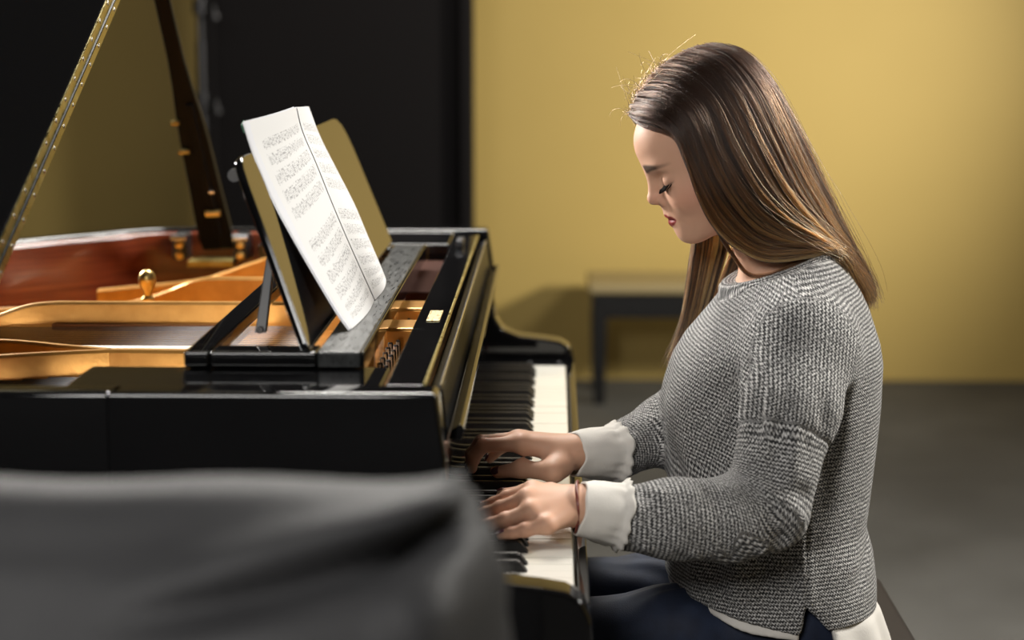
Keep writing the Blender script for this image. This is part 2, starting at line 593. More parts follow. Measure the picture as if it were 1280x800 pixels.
# front top panel with its rail and plaque
b = MB(); b.box(-0.1585, -0.1215, 1.6928, 2.96, 0.930, 0.9515)
fp = b.build('top_panel', M['lacquer'], PN, bevel=0.0015)
b = MB(); b.tube([(-0.1212, 1.70, 0.951), (-0.1212, 2.955, 0.951)], 0.0019, 8)
b.build('rail', M['aged_brass'], fp, smooth=True)
b = MB(); b.box(-0.1460, -0.1300, 2.075, 2.150, 0.9515, 0.9528)
m = M['plaque'] = mat('engraved_brass_plate', (0.80, 0.62, 0.30), 0.35, metal=0.6)
t = NT(m)
w = t.noise(t.coord('Object', (420, 60, 1)), 1.0, 2)
t.set('Base Color', t.ramp(w, [(0.36, (0.35, 0.22, 0.08)), (0.46, (0.82, 0.66, 0.36))]))
b.build('plaque', m, fp, bevel=0.0006)
b = MB(); b.box(-0.1480, -0.1370, 2.775, 2.83, 0.952, 0.964)
b.build('catch', M['dark_steel'], fp, bevel=0.002)

# sliding frame that carries the music desk
sl = empty('desk_slide', (-0.28, 2.25, 0.95)); sl.parent = PN; sl.location = Vector((-0.28, 2.25, 0.95)) - PN.location
b = MB(); b.box(-0.372, -0.346, 1.785, 2.70, 0.9505, 0.967); b.build('side_rail', M['lacquer'], sl, bevel=0.003)
b = MB(); b.box(-0.3455, -0.2365, 1.785, 1.825, 0.9505, 0.9668); b.build('end_rail', M['lacquer'], sl, bevel=0.003)
b = MB(); b.box(-0.3455, -0.2365, 2.66, 2.70, 0.9505, 0.9668); b.build('end_rail', M['lacquer'], sl, bevel=0.003)
b = MB(); b.box(-0.236, -0.192, 1.785, 2.70, 0.9505, 0.9672); b.build('ledge', M['ledge'], sl, bevel=0.002)
b = MB(); b.box(-0.1918, -0.1885, 1.785, 2.70, 0.946, 0.9672); b.build('front_edge', M['lacquer_clean'], sl, bevel=0.001)
for y in (1.80, 2.685):      # runners under the slide
    b = MB(); b.box(-0.37, -0.20, y - 0.012, y + 0.012, 0.93, 0.9503) if y > 2 else b.box(-0.37, -0.20, y + 0.002, y + 0.02, 0.93, 0.9503)
    b.build('runner', M['satin_black'], sl)

# music desk: a tilted board with rounded upper corners
bx, bz, tx, tz = -0.2425, 0.9675, -0.3245, 1.158
un = Vector((bx - tx, 0, bz - tz)).normalized() * -1      # up along the board
nn = Vector((un.z, 0, -un.x))                             # towards the player
H = (Vector((tx, 0, tz)) - Vector((bx, 0, bz))).length
out = [(1.786, 0.0), (2.728, 0.0), (2.757, H - 0.055), (2.753, H - 0.030), (2.738, H - 0.012), (2.71, H - 0.002), (2.68, H), (1.905, H), (1.880, H - 0.002), (1.862, H - 0.012), (1.850, H - 0.032), (1.786, 0.012)]
b = MB()
base = Vector((bx, 0, bz))
fr = [base + un * h + Vector((0, y, 0)) for y, h in out]
bkp = [p - nn * 0.009 for p in fr]
n = len(out)
b.add(fr + bkp, [tuple(range(n)), tuple(reversed(range(n, 2 * n)))] + [(i, (i + 1) % n, (i + 1) % n + n, i + n) for i in range(n)])
dk = b.build('music_desk', M['lacquer_clean'], PN, bevel=0.002)
for y in (1.905, 2.60):      # struts that hold the desk up
    b = MB(); b.hexa([(-0.318, y - .006, 0.967), (-0.306, y - .006, 0.967), (-0.306, y + .006, 0.967), (-0.318, y + .006, 0.967)],
                     [(-0.3075, y + .030, 1.055), (-0.2995, y + .030, 1.055), (-0.2995, y + .042, 1.055), (-0.3075, y + .042, 1.055)])
    b.build('strut', M['ebony'], dk, bevel=0.001)
    b = MB(); b.tube([(-0.312, y - 0.010, 0.9705), (-0.312, y + 0.014, 0.9705)], 0.004, 8)
    b.build('strut_hinge', M['steel'], dk, smooth=True)
b = MB(); b.tube([(-0.3315, 1.872, 1.138), (-0.3315, 1.884, 1.138)], 0.007, 10)
b.build('corner_stud', M['steel'], dk, smooth=True)

# soundboard, plate, struts, strings and pins
b = MB(); b.prism([(p[0], p[1]) for p in offset(RIM, 0.0525)] + [(-0.36, 3.03), (-0.36, 1.70)], 'z', 0.775, 0.785)
b.build('soundboard', M['spruce'], PN)
P_out = offset(RIM, 0.056)
P_in = offset(RIM, 0.115)
pl = empty('iron_plate', (-0.6, 2.3, 0.88)); pl.parent = PN; pl.location = Vector((-0.6, 2.3, 0.88)) - PN.location
b = MB()
n = len(P_out)
ring = [[(o[0], o[1], 0.786), (o[0], o[1], 0.800), (i[0], i[1], 0.806), (i[0], i[1], 0.786)] for o, i in zip(P_out, P_in)]
b.grid(ring, close_u=True)
b.build('plate_flange', M['gold'], pl, smooth=True)
b = MB(); b.box(-0.40, -0.140, 1.802, 2.858, 0.872, 0.893)
b.build('pin_panel', M['gold'], pl, bevel=0.004)


def strut(name, pts, thick, low, m=M['gold'], parent=None):
    """a plate rib following pts (x, y, top z), thick across, bottom at low"""
    b = MB()
    rows = []
    m_ = len(pts)
    for i, p in enumerate(pts):
        a = Vector(pts[max(i - 1, 0)]); c = Vector(pts[min(i + 1, m_ - 1)])
        t_ = Vector((c.x - a.x, c.y - a.y)).normalized()
        nx, ny = -t_.y * thick / 2, t_.x * thick / 2
        zt = p[2]
        rows.append([(p[0] + nx * 1.25, p[1] + ny * 1.25, low), (p[0] + nx, p[1] + ny, zt - 0.003), (p[0] + nx * .6, p[1] + ny * .6, zt), (p[0] - nx * .6, p[1] - ny * .6, zt), (p[0] - nx, p[1] - ny, zt - 0.003), (p[0] - nx * 1.25, p[1] - ny * 1.25, low)])
    b.grid(rows, close_u=True)
    b.f.append(tuple(range(6))); b.f.append(tuple(range((m_ - 1) * 6, m_ * 6)))
    return b.build(name, m, parent if parent is not None else pl, smooth=True)


S_ = lambda P: [tuple(p) for p in catmull(P, 5)]
strut('strut', S_([(-0.20, 2.362, 0.93), (-0.45, 2.362, 0.93), (-0.62, 2.361, 0.93), (-0.668, 2.360, 0.9295), (-0.70, 2.356, 0.9255), (-0.735, 2.350, 0.914), (-0.78, 2.345, 0.898), (-0.83, 2.34, 0.889), (-1.02, 2.33, 0.887)]), 0.020, 0.805)
strut('strut', S_([(-0.20, 2.60, 0.93), (-0.42, 2.60, 0.93), (-0.495, 2.60, 0.930), (-0.525, 2.60, 0.9255), (-0.56, 2.60, 0.912), (-0.60, 2.60, 0.899), (-0.66, 2.60, 0.890), (-0.90, 2.60, 0.880)]), 0.020, 0.805)
strut('strut', S_([(-0.20, 2.82, 0.942), (-0.42, 2.82, 0.935), (-0.47, 2.82, 0.925), (-0.52, 2.82, 0.908), (-0.57, 2.82, 0.895), (-0.72, 2.82, 0.880)]), 0.020, 0.805)
strut('strut', S_([(-0.497, 2.003, 0.93), (-0.56, 1.985, 0.93), (-0.62, 1.962, 0.93), (-0.80, 1.90, 0.928), (-1.0, 1.83, 0.92), (-1.25, 1.76, 0.90)]), 0.013, 0.888)
strut('strut', S_([(-0.497, 2.003, 0.93), (-0.56, 2.030, 0.93), (-0.645, 2.065, 0.93), (-0.85, 2.13, 0.925), (-1.1, 2.18, 0.91), (-1.35, 2.15, 0.895)]), 0.013, 0.888)
strut('strut', S_([(-0.20, 2.005, 0.929), (-0.36, 2.004, 0.929), (-0.46, 2.003, 0.93), (-0.500, 2.003, 0.93)]), 0.018, 0.888)
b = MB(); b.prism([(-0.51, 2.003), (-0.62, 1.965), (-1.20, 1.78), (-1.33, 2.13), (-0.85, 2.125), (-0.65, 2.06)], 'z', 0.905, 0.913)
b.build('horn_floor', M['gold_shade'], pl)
b = MB(); b.prism([(-0.50, 1.990), (-0.64, 1.945), (-1.20, 1.765), (-1.3, 1.72), (-0.66, 1.72), (-0.50, 1.80)], 'z', 0.880, 0.899)
b.build('step', M['gold'], pl, bevel=0.003)
b = MB(); b.prism([(-0.50, 1.965), (-0.66, 1.915), (-1.20, 1.745), (-1.28, 1.715), (-0.70, 1.71), (-0.50, 1.74)], 'z', 0.872, 0.889)
b.build('step', M['gold'], pl, bevel=0.003)
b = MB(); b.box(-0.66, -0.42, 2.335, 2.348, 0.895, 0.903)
b.build('slot_shadow_strip', M['gold_shade'], pl)  # dark strip standing in for the shade in the rib's slot
b = MB(); b.lathe([(0.0, 0.805), (0.009, 0.805), (0.009, 0.915), (0.006, 0.919), (0.006, 0.925), (0.0085, 0.929), (0.0115, 0.935), (0.0125, 0.941), (0.0115, 0.947), (0.0085, 0.952), (0.004, 0.955), (0.0, 0.9555)], (-0.562, 2.47, 0.003), 18)
b.build('plate_bolt', M['brass'], pl, smooth=True)
b = MB(); b.box(-0.60, -0.50, 2.455, 2.485, 0.806, 0.896)
b.build('bolt_bar', M['gold'], pl, bevel=0.003)
# felt strip and strings
b = MB(); b.box(-0.72, -0.40, 2.135, 2.165, 0.886, 0.906)
b.build('string_felt', M['cream_felt'], pl, bevel=0.004)
b = MB()
for i in range(48):
    y = 1.84 + i * 0.0104
    x1 = -1.45 + max(0.0, (y - 2.05)) * 0.78 + 0.04
    y1 = y + (0.05 if y < 2.1 else -0.02) * (1.45 + x1 + 0.3)
    x1 = min(x1, -0.55)
    r_ = 0.0009 if i < 25 else 0.0005
    y2 = y * .985 + 2.05 * .015
    b.add([(-0.30, y - r_, .902), (-0.30, y + r_, .902), (-0.30, y, .902 + 2 * r_), (x1, y2 - r_, .897), (x1, y2 + r_, .897), (x1, y2, .897 + 2 * r_)], [(0, 1, 4, 3), (1, 2, 5, 4), (2, 0, 3, 5)])
o = b.build('strings', M['steel'], PN); o['kind'] = 'stuff'
b = MB()
for i in range(3):
    for j in range(60):
        x, y = -0.262 + i * 0.034 + (j % 2) * 0.008, 1.83 + j * 0.0168 + i * 0.004
        b.lathe([(0.0, 0.893), (0.0032, 0.893), (0.0032, 0.913), (0.0024, 0.915), (0.0, 0.915)], (x, y, 0), 6)
o = b.build('tuning_pins', M['steel'], PN); o['kind'] = 'stuff'
for y in (2.20, 2.36):      # blocks of the plate seen through the gap
    b = MB(); b.box(-0.205, -0.162, y - 0.035, y + 0.035, 0.893, 0.928)
    b.build('plate_lug', M['gold'], pl, bevel=0.005)

b = MB(); b.box(-0.2035, -0.1600, 2.46, 2.80, 0.8935, 0.930)
b.build('damper_felt', mat('brown_felt', (0.035, 0.011, 0.006), 0.95, spec=0.1), PN, bevel=0.004)

# lid: main leaf raised, front flap folded back on it
LA = math.radians(27.3)
hx = -0.562
ce, se = math.cos(LA), math.sin(LA)
HY, HZ = 1.651, 0.9555
lidpt = lambda x, v_, h: (x, HY + v_ * ce - h * se, HZ + v_ * se + h * ce)
LO = [p for p in RIM if p[0] < hx - 0.004]
LO = [(hx, 1.638)] + [(p[0] - (0.012 if p[1] < 2.2 else 0.0), p[1] + (-0.014 if p[1] < 1.8 else 0.012)) for p in LO] + [(hx, 3.105)]


def slab(name, poly, h0, h1, m, parent, bevel=0.002):
    b = MB()
    n = len(poly)
    v = [lidpt(p[0], p[1] - 1.651, h0) for p in poly] + [lidpt(p[0], p[1] - 1.651, h1) for p in poly]
    b.add(v, [tuple(range(n)), tuple(reversed(range(n, 2 * n)))] + [(i, i + n, (i + 1) % n + n, (i + 1) % n) for i in range(n)])
    return b.build(name, m, parent, bevel=bevel)


lid = slab('lid', LO, 0.0, 0.018, M['lacquer_clean'], PN)
FL = [(hx, 1.640), (hx, 3.10), (hx - 0.06, 3.10), (hx - 0.20, 3.0), (hx - 0.33, 2.86), (hx - 0.43, 2.72), (hx - 0.45, 2.60), (hx - 0.45, 1.640)]
flap = slab('lid_flap', FL, 0.0195, 0.0365, M['lacquer_clean'], lid)
for k, (h0, h1) in enumerate(((0.003, 0.0165), (0.0205, 0.034))):
    b = MB()
    a = [lidpt(hx + 0.0002, 0.0, h0), lidpt(hx + 0.0002, 1.44, h0), lidpt(hx + 0.0002, 1.44, h1), lidpt(hx + 0.0002, 0.0, h1)]
    c = [(p[0] + 0.0015, p[1], p[2]) for p in a]
    b.hexa(a, c)
    hl = b.build('hinge_leaf', M['aged_brass'], lid)
    for j in range(29):
        b = MB(); q = lidpt(hx + 0.0017, 0.03 + j * 0.049 + 0.024 * k, (h0 + h1) / 2 + (0.002 if k else -0.002))
        b.lathe([(0.0, 0.0), (0.0030, 0.0), (0.0022, 0.0009), (0.0, 0.0012)], q, 8, 'x')
        b.build('screw', M['steel'], hl, smooth=True)
b = MB(); b.tube([lidpt(hx + 0.0018, 0.0, 0.0185), lidpt(hx + 0.0018, 1.44, 0.0185)], 0.0022, 8)
b.build('hinge_knuckle', M['matte_black'], lid, smooth=True)
for x in (-0.75, -1.20):
    b = MB(); b.tube([(x - 0.05, 1.6495, 0.953), (x + 0.05, 1.6495, 0.953)], 0.006, 10)
    b.build('lid_hinge', M['brass'], PN, smooth=True)

# lid prop with its bracket
pb = Vector((-0.566, 3.0, 0.925)); ptp = Vector((-0.601, 2.672, 1.458))
pd = ptp - pb
across = Vector((1, 0, 0.06)).normalized()
nrm = pd.normalized().cross(across).normalized()
b = MB()
rows = []
for s, w0 in ((0, 0.052), (0.04, 0.058), (0.18, 0.052), (0.36, 0.046), (0.44, 0.040), (0.52, 0.031), (0.6, 0.0255), (0.72, 0.024), (0.9, 0.0235), (1.0, 0.022)):
    c = pb + pd * s + across * (0.006 if s < .4 else 0.006 - 0.004 * (s - .4))
    hw = w0 / 2
    rows.append([c - across * hw - nrm * .007, c + across * hw - nrm * .007, c + across * hw + nrm * .007, c - across * hw + nrm * .007])
b.grid(rows, close_u=True); b.f.append((0, 1, 2, 3)); k = len(rows) * 4; b.f.append((k - 4, k - 3, k - 2, k - 1))
prop = b.build('lid_prop', M['matte_black'], PN, bevel=0.002)
b = MB()
rows = []
for s in (0.05, 0.2, 0.35, 0.47):
    c = pb + pd * s + nrm * -0.009 + across * 0.012
    rows.append([c - across * .0055 - nrm * .004, c + across * .0055 - nrm * .004, c + across * .0055 + nrm * .002, c - across * .0055 + nrm * .002])
b.grid(rows, close_u=True); b.f.append((0, 1, 2, 3)); b.f.append((12, 13, 14, 15))
b.build('inner_stick', M['matte_black'], prop, bevel=0.001)
for s, mm, dx, ln in ((0.13, 'brass', 0.012, 0.012), (0.42, 'aged_brass', -0.016, 0.006), (0.33, 'aged_brass', -0.012, 0.008), (0.20, 'steel', 0.018, 0.004)):
    b = MB(); c = pb + pd * s + across * dx - nrm * 0.0125
    b.tube([c - across * ln, c + across * ln], 0.006 if ln > .01 else 0.004, 10)
    b.build('prop_fitting', M[mm], prop, smooth=True)
for x in (-0.625, -0.522):
    b = MB(); b.box(x - 0.012, x + 0.012, 2.994, 3.042, 0.905, 0.948)
    br = b.build('prop_bracket', M['satin_black'], PN, bevel=0.003)
    b = MB(); b.tube([(x - 0.013, 2.990, 0.943), (x + 0.013, 2.990, 0.943)], 0.006, 10)
    b.build('bracket_cap', M['steel'], br, smooth=True)
    for z in (0.930, 0.912):
        b = MB(); b.lathe([(0, 0), (0.007, 0), (0.006, -0.004), (0, -0.005)], (x, 2.994, z), 12, 'y')
        b.build('screw', M['brass'], br, smooth=True)
b = MB(); b.box(-0.612, -0.534, 2.99, 3.042, 0.893, 0.904)
b.build('prop_shelf', M['aged_brass'], PN, bevel=0.002)

# legs, lyre and pedals under the case
for x, y in ((-0.10, 1.76), (-0.10, 2.98), (-1.36, 1.86)):
    b = MB(); b.hexa([(x - .06, y - .06, .655), (x + .06, y - .06, .655), (x + .06, y + .06, .655), (x - .06, y + .06, .655)],
                     [(x - .036, y - .036, .06), (x + .036, y - .036, .06), (x + .036, y + .036, .06), (x - .036, y + .036, .06)])
    lg = b.build('leg', M['lacquer_clean'], PN, bevel=0.006)
    b = MB(); b.lathe([(0, 0), (0.028, 0), (0.028, .04), (0.018, .06), (0, .06)], (x, y, 0), 14)
    b.build('caster', M['brass'], lg, smooth=True)
ly = empty('lyre', (-0.16, 2.36, 0.1)); ly.parent = PN; ly.location = Vector((-0.16, 2.36, 0.1)) - PN.location
for y in (2.30, 2.42):
    b = MB(); b.tube([(-0.16, y, 0.645), (-0.16, y, 0.14)], 0.018, 10); b.build('lyre_post', M['lacquer_clean'], ly, smooth=True)
b = MB(); b.box(-0.21, -0.11, 2.24, 2.48, 0.07, 0.14); b.build('lyre_box', M['lacquer_clean'], ly, bevel=0.005)
for y in (2.28, 2.36, 2.44):
    b = MB(); b.hexa([(-0.11, y - .012, .085), (-0.11, y + .012, .085), (-0.11, y + .012, .095), (-0.11, y - .012, .095)],
                     [(-0.01, y - .020, .070), (-0.01, y + .020, .070), (-0.01, y + .020, .078), (-0.01, y - .020, .078)])
    b.build('pedal', M['brass'], ly, bevel=0.003)

# ------------------------------------------------------------------ sheet music
SC = empty('sheet_music', (-0.22, 2.12, 0.968), 'open white sheet music booklet standing on the piano music desk', 'sheet music')
near = [(-0.3322, 1.962, 1.1894), (-0.3198, 1.9554, 1.1525), (-0.2994, 1.9469, 1.1054), (-0.2756, 1.9392, 1.0626), (-0.2527, 1.9323, 1.0241), (-0.229, 1.9254, 0.9857), (-0.2158, 1.922, 0.968)]
spn = [(-0.3065, 2.165, 1.1963), (-0.2988, 2.1605, 1.1669), (-0.2823, 2.1547, 1.129), (-0.2649, 2.1482, 1.0864), (-0.2466, 2.1417, 1.0438), (-0.2272, 2.1352, 1.0012), (-0.2118, 2.13, 0.968)]
farp = [(-0.3174, 2.36, 1.1889), (-0.3022, 2.3514, 1.1509), (-0.2808, 2.3421, 1.1099), (-0.2563, 2.3317, 1.0639), (-0.2382, 2.3224, 1.0231), (-0.2222, 2.3143, 0.9875), (-0.2142, 2.31, 0.968)]


def paper_mat(name, seed, u_a, u_b):
    """white paper with printed staves: rows of five fine lines with note clusters, in the page's own UV"""
    m = mat(name, (0.8, 0.8, 0.8), 0.8, spec=0.3)
    t = NT(m)
    uv = t.n('ShaderNodeUVMap'); uv.uv_map = 'UVMap'
    sx = t.n('ShaderNodeSeparateXYZ'); t.l(uv.outputs[0], sx.inputs[0])
    U, V = sx.outputs[0], sx.outputs[1]
    rows = 12.0
    vr = t.math('FRACT', t.math('MULTIPLY', t.math('SUBTRACT', V, 0.045), rows / 0.86))
    # staff band occupies part of a row
    inb = t.math('MULTIPLY', t.math('GREATER_THAN', vr, 0.26), t.math('LESS_THAN', vr, 0.74))
    l5 = t.math('FRACT', t.math('MULTIPLY', t.math('SUBTRACT', vr, 0.26), 5.0 / 0.48))
    lines = t.math('MULTIPLY', inb, t.math('LESS_THAN', l5, 0.22))
    mp = t.n('ShaderNodeMapping'); mp.inputs['Scale'].default_value = (44, 95, 1); mp.inputs['Location'].default_value = (seed * 3.1, seed * 1.7, 0)
    t.l(uv.outputs[0], mp.inputs[0])
    nz = t.noise(mp.outputs[0], 1.0, 2, 0.6)
    notes = t.math('MULTIPLY', t.math('GREATER_THAN', nz, 0.56), t.math('MULTIPLY', t.math('GREATER_THAN', vr, 0.14), t.math('LESS_THAN', vr, 0.86)))
    ink = t.math('MAXIMUM', t.math('MULTIPLY', lines, 0.42), t.math('MULTIPLY', notes, 0.58))
    inx = t.math('MULTIPLY', t.math('GREATER_THAN', U, u_a), t.math('LESS_THAN', U, u_b))
    iny = t.math('MULTIPLY', t.math('GREATER_THAN', V, 0.045), t.math('LESS_THAN', V, 0.905))
    # a blank gap between the two halves of the page
    gap = t.math('SUBTRACT', 1.0, t.math('MULTIPLY', t.math('GREATER_THAN', V, 0.475), t.math('LESS_THAN', V, 0.545)))
    ink = t.math('MULTIPLY', ink, t.math('MULTIPLY', t.math('MULTIPLY', inx, iny), gap))
    t.set('Base Color', t.mix(ink, (0.67, 0.67, 0.67), (0.06, 0.06, 0.07)))
    return m


def page(name, A, B, m, off=0.0, bow=0.004, lift=0.0, dy=0.0, label=None):
    ca, cb = catmull(A, 5), catmull(B, 5)
    nv, nu = len(ca), 13
    b = MB()
    for side in (0, 1):
        rows = []
        for i in range(nv):
            r_ = []
            for j in range(nu):
                u = j / (nu - 1)
                p = ca[i] * (1 - u) + cb[i] * u
                r_.append((p.x - off * (0.6 + 0.4 * u) + bow * math.sin(math.pi * u) - 0.0003 * side, p.y - dy * (1 - 2 * u if u < .5 else 0), p.z - lift - 0.00015 * side))
            rows.append(r_)
        b.grid(rows)
    me = bpy.data.meshes.new(name)
    me.from_pydata(b.v, [], b.f)
    me.materials.append(m)
    uvl = me.uv_layers.new(name='UVMap')
    for lp in me.loops:
        k = lp.vertex_index % (nv * nu)
        uvl.data[lp.index].uv = ((k % nu) / (nu - 1), 1 - (k // nu) / (nv - 1))
    me.polygons.foreach_set('use_smooth', [True] * len(me.polygons))
    o = link(name, me, None, SC)
    if label: o['label'] = label
    return o


page('page', near, spn, paper_mat('staves_near', 1, 0.14, 0.93), label='front page of printed music')
spf = [(x + .0008, y + .0015, z) for x, y, z in spn]
page('page', spf, farp, paper_mat('staves_far', 5, 0.08, 0.90), label='second page of printed music')
pm = mat('plain_paper', (0.64, 0.65, 0.69), 0.8, spec=0.3)
for k in range(3):
    page('page', near, spn, pm, off=0.0011 * (k + 1) + .0004, bow=0.0035, lift=-0.0008 * (k % 2), dy=0.0045 + 0.0042 * k)
for k in range(2):
    page('page', spf, farp, pm, off=0.002 * (k + 1), bow=0.003, dy=-0.003 * k)
q0 = Vector(near[0]); q1 = q0.lerp(Vector(spn[0]), 0.05)
b = MB(); b.hexa([q0 + Vector((-.004, -.010, -.003)), q1 + Vector((-.004, -.010, .001)), q1 + Vector((-.0046, -.010, .001)), q0 + Vector((-.0046, -.010, -.003))],
                 [q0 + Vector((-.001, -.010, -.012)), q1 + Vector((-.001, -.010, -.006)), q1 + Vector((-.0016, -.010, -.006)), q0 + Vector((-.0016, -.010, -.012))])
o = b.build('corner_tab', mat('green_paper', (0.05, 0.20, 0.12), 0.5), SC); o['label'] = 'green paper corner'

# ------------------------------------------------------------------ leather cover in the foreground

def plan(q, grow):
    """plan of the draped stand: q runs along the front (0..0.5), round the right-hand corner (0.5..0.62), back along the flank and behind"""
    g = grow
    pts = [(-1.05 - g, 0.985 - g), (-0.60, 0.985 - g), (-0.30, 0.986 - g), (-0.14, 0.988 - g * 1.0), (-0.085, 0.990 - g * 0.95), (-0.062 + g * 0.10, 1.002 - g * 0.75), (-0.050 + g * 0.22, 1.030 - g * 0.40), (-0.043 + g * 0.30, 1.065 - g * 0.10), (-0.042 + g * 0.30, 1.105), (-0.050 + g * 0.25, 1.135 + g * 0.2), (-0.10, 1.150 + g * 0.3), (-0.40, 1.152 + g * 0.3), (-1.05 - g, 1.152 + g * 0.3)]
    return pts


cv = []
levels = [(1.0225, -0.060, 1), (1.0222, -0.048, 1), (1.020, -0.030, 1), (1.012, -0.014, 0), (1.000, 0.001, 0), (0.985, 0.021, 0), (0.965, 0.034, 0), (0.94, 0.048, 0), (0.91, 0.062, 0), (0.87, 0.078, 0), (0.82, 0.092, 0), (0.74, 0.106, 0), (0.60, 0.118, 0), (0.40, 0.124, 0), (0.20, 0.128, 0), (0.006, 0.132, 0)]
lv = catmull([(a_, b_c, 0) for a_, b_c, _ in levels], 5)
NU = 170
for p in lv:
    z0, g0 = p.x, p.y
    pl_ = plan(0, g0)
    cvp = catmull([(x, y, 0) for x, y in pl_], 16)
    # even spacing along the outline
    d = [0]
    for i in range(1, len(cvp)): d.append(d[-1] + (cvp[i] - cvp[i - 1]).length)
    row_ = []
    for j in range(NU):
        q = d[-1] * (j / (NU - 1))
        i = min(max(int(np.searchsorted(d, q)) - 1, 0), len(cvp) - 2)
        f_ = (q - d[i]) / max(d[i + 1] - d[i], 1e-9)
        c = cvp[i].lerp(cvp[i + 1], min(max(f_, 0), 1))
        t_ = (cvp[i + 1] - cvp[i]).normalized()
        no = Vector((t_.y, -t_.x, 0)); 
        x, y, z = c.x, c.y, z0
        amp = 0.0
        if y < 1.06:
            xx = min(max((-0.055 - x) / 0.15, 0), 6.0)        # 0 at the corner, 1 where the crease has faded
            zc = 1.010 - 0.036 * min(xx, 1.6) ** 0.9
            w_ = 0.0075 + 0.003 * xx
            fade = min(1, xx / 0.06) * max(0, 1 - xx / 1.35)
            amp += -0.040 * math.exp(-((z - zc + w_ * .5) / w_) ** 2) * fade + 0.018 * math.exp(-((z - zc - w_ * 1.3) / (w_ * 1.2)) ** 2) * fade
            amp += 0.010 * math.exp(-((z - 0.955) / 0.022) ** 2) * math.exp(-((xx - 0.75) / 0.5) ** 2)
            amp += -0.007 * math.exp(-((z - 0.918 - 0.006 * math.sin(xx * 4)) / 0.010) ** 2) * math.exp(-((xx - 0.8) / 0.7) ** 2)
            amp += 0.004 * math.sin(xx * 2.3 + z * 40)
            amp += 0.010 * math.exp(-((xx - 0.12) / 0.09) ** 2) * min(1, max(0, (0.995 - z) / 0.03))
        amp += 0.016 * math.sin(j * 0.33 + 1.0) * min(1, max(0, (0.80 - z) / 0.5))
        z += 0.002 * math.sin(x * 31 + 1) * (1 if g0 < 0.01 else 0)
        if y > 1.06 and z > 0.5: z -= (y - 1.06) * 0.75
        row_.append((x + no.x * amp, y + no.y * amp, z + amp * 0.5 * (1 if z > .85 else 0)))
    cv.append(row_)
b = MB(); b.grid(cv)
me = b.mesh('leather_cover', M['leather'])
me.polygons.foreach_set('use_smooth', [True] * len(me.polygons))
cov_o = link('leather_cover', me)
so = cov_o.modifiers.new('solid', 'SOLIDIFY'); so.thickness = 0.003; so.offset = 0.0
tag(cov_o, 'black leather cover draped in folds over a stand, in front of the piano', 'cover')

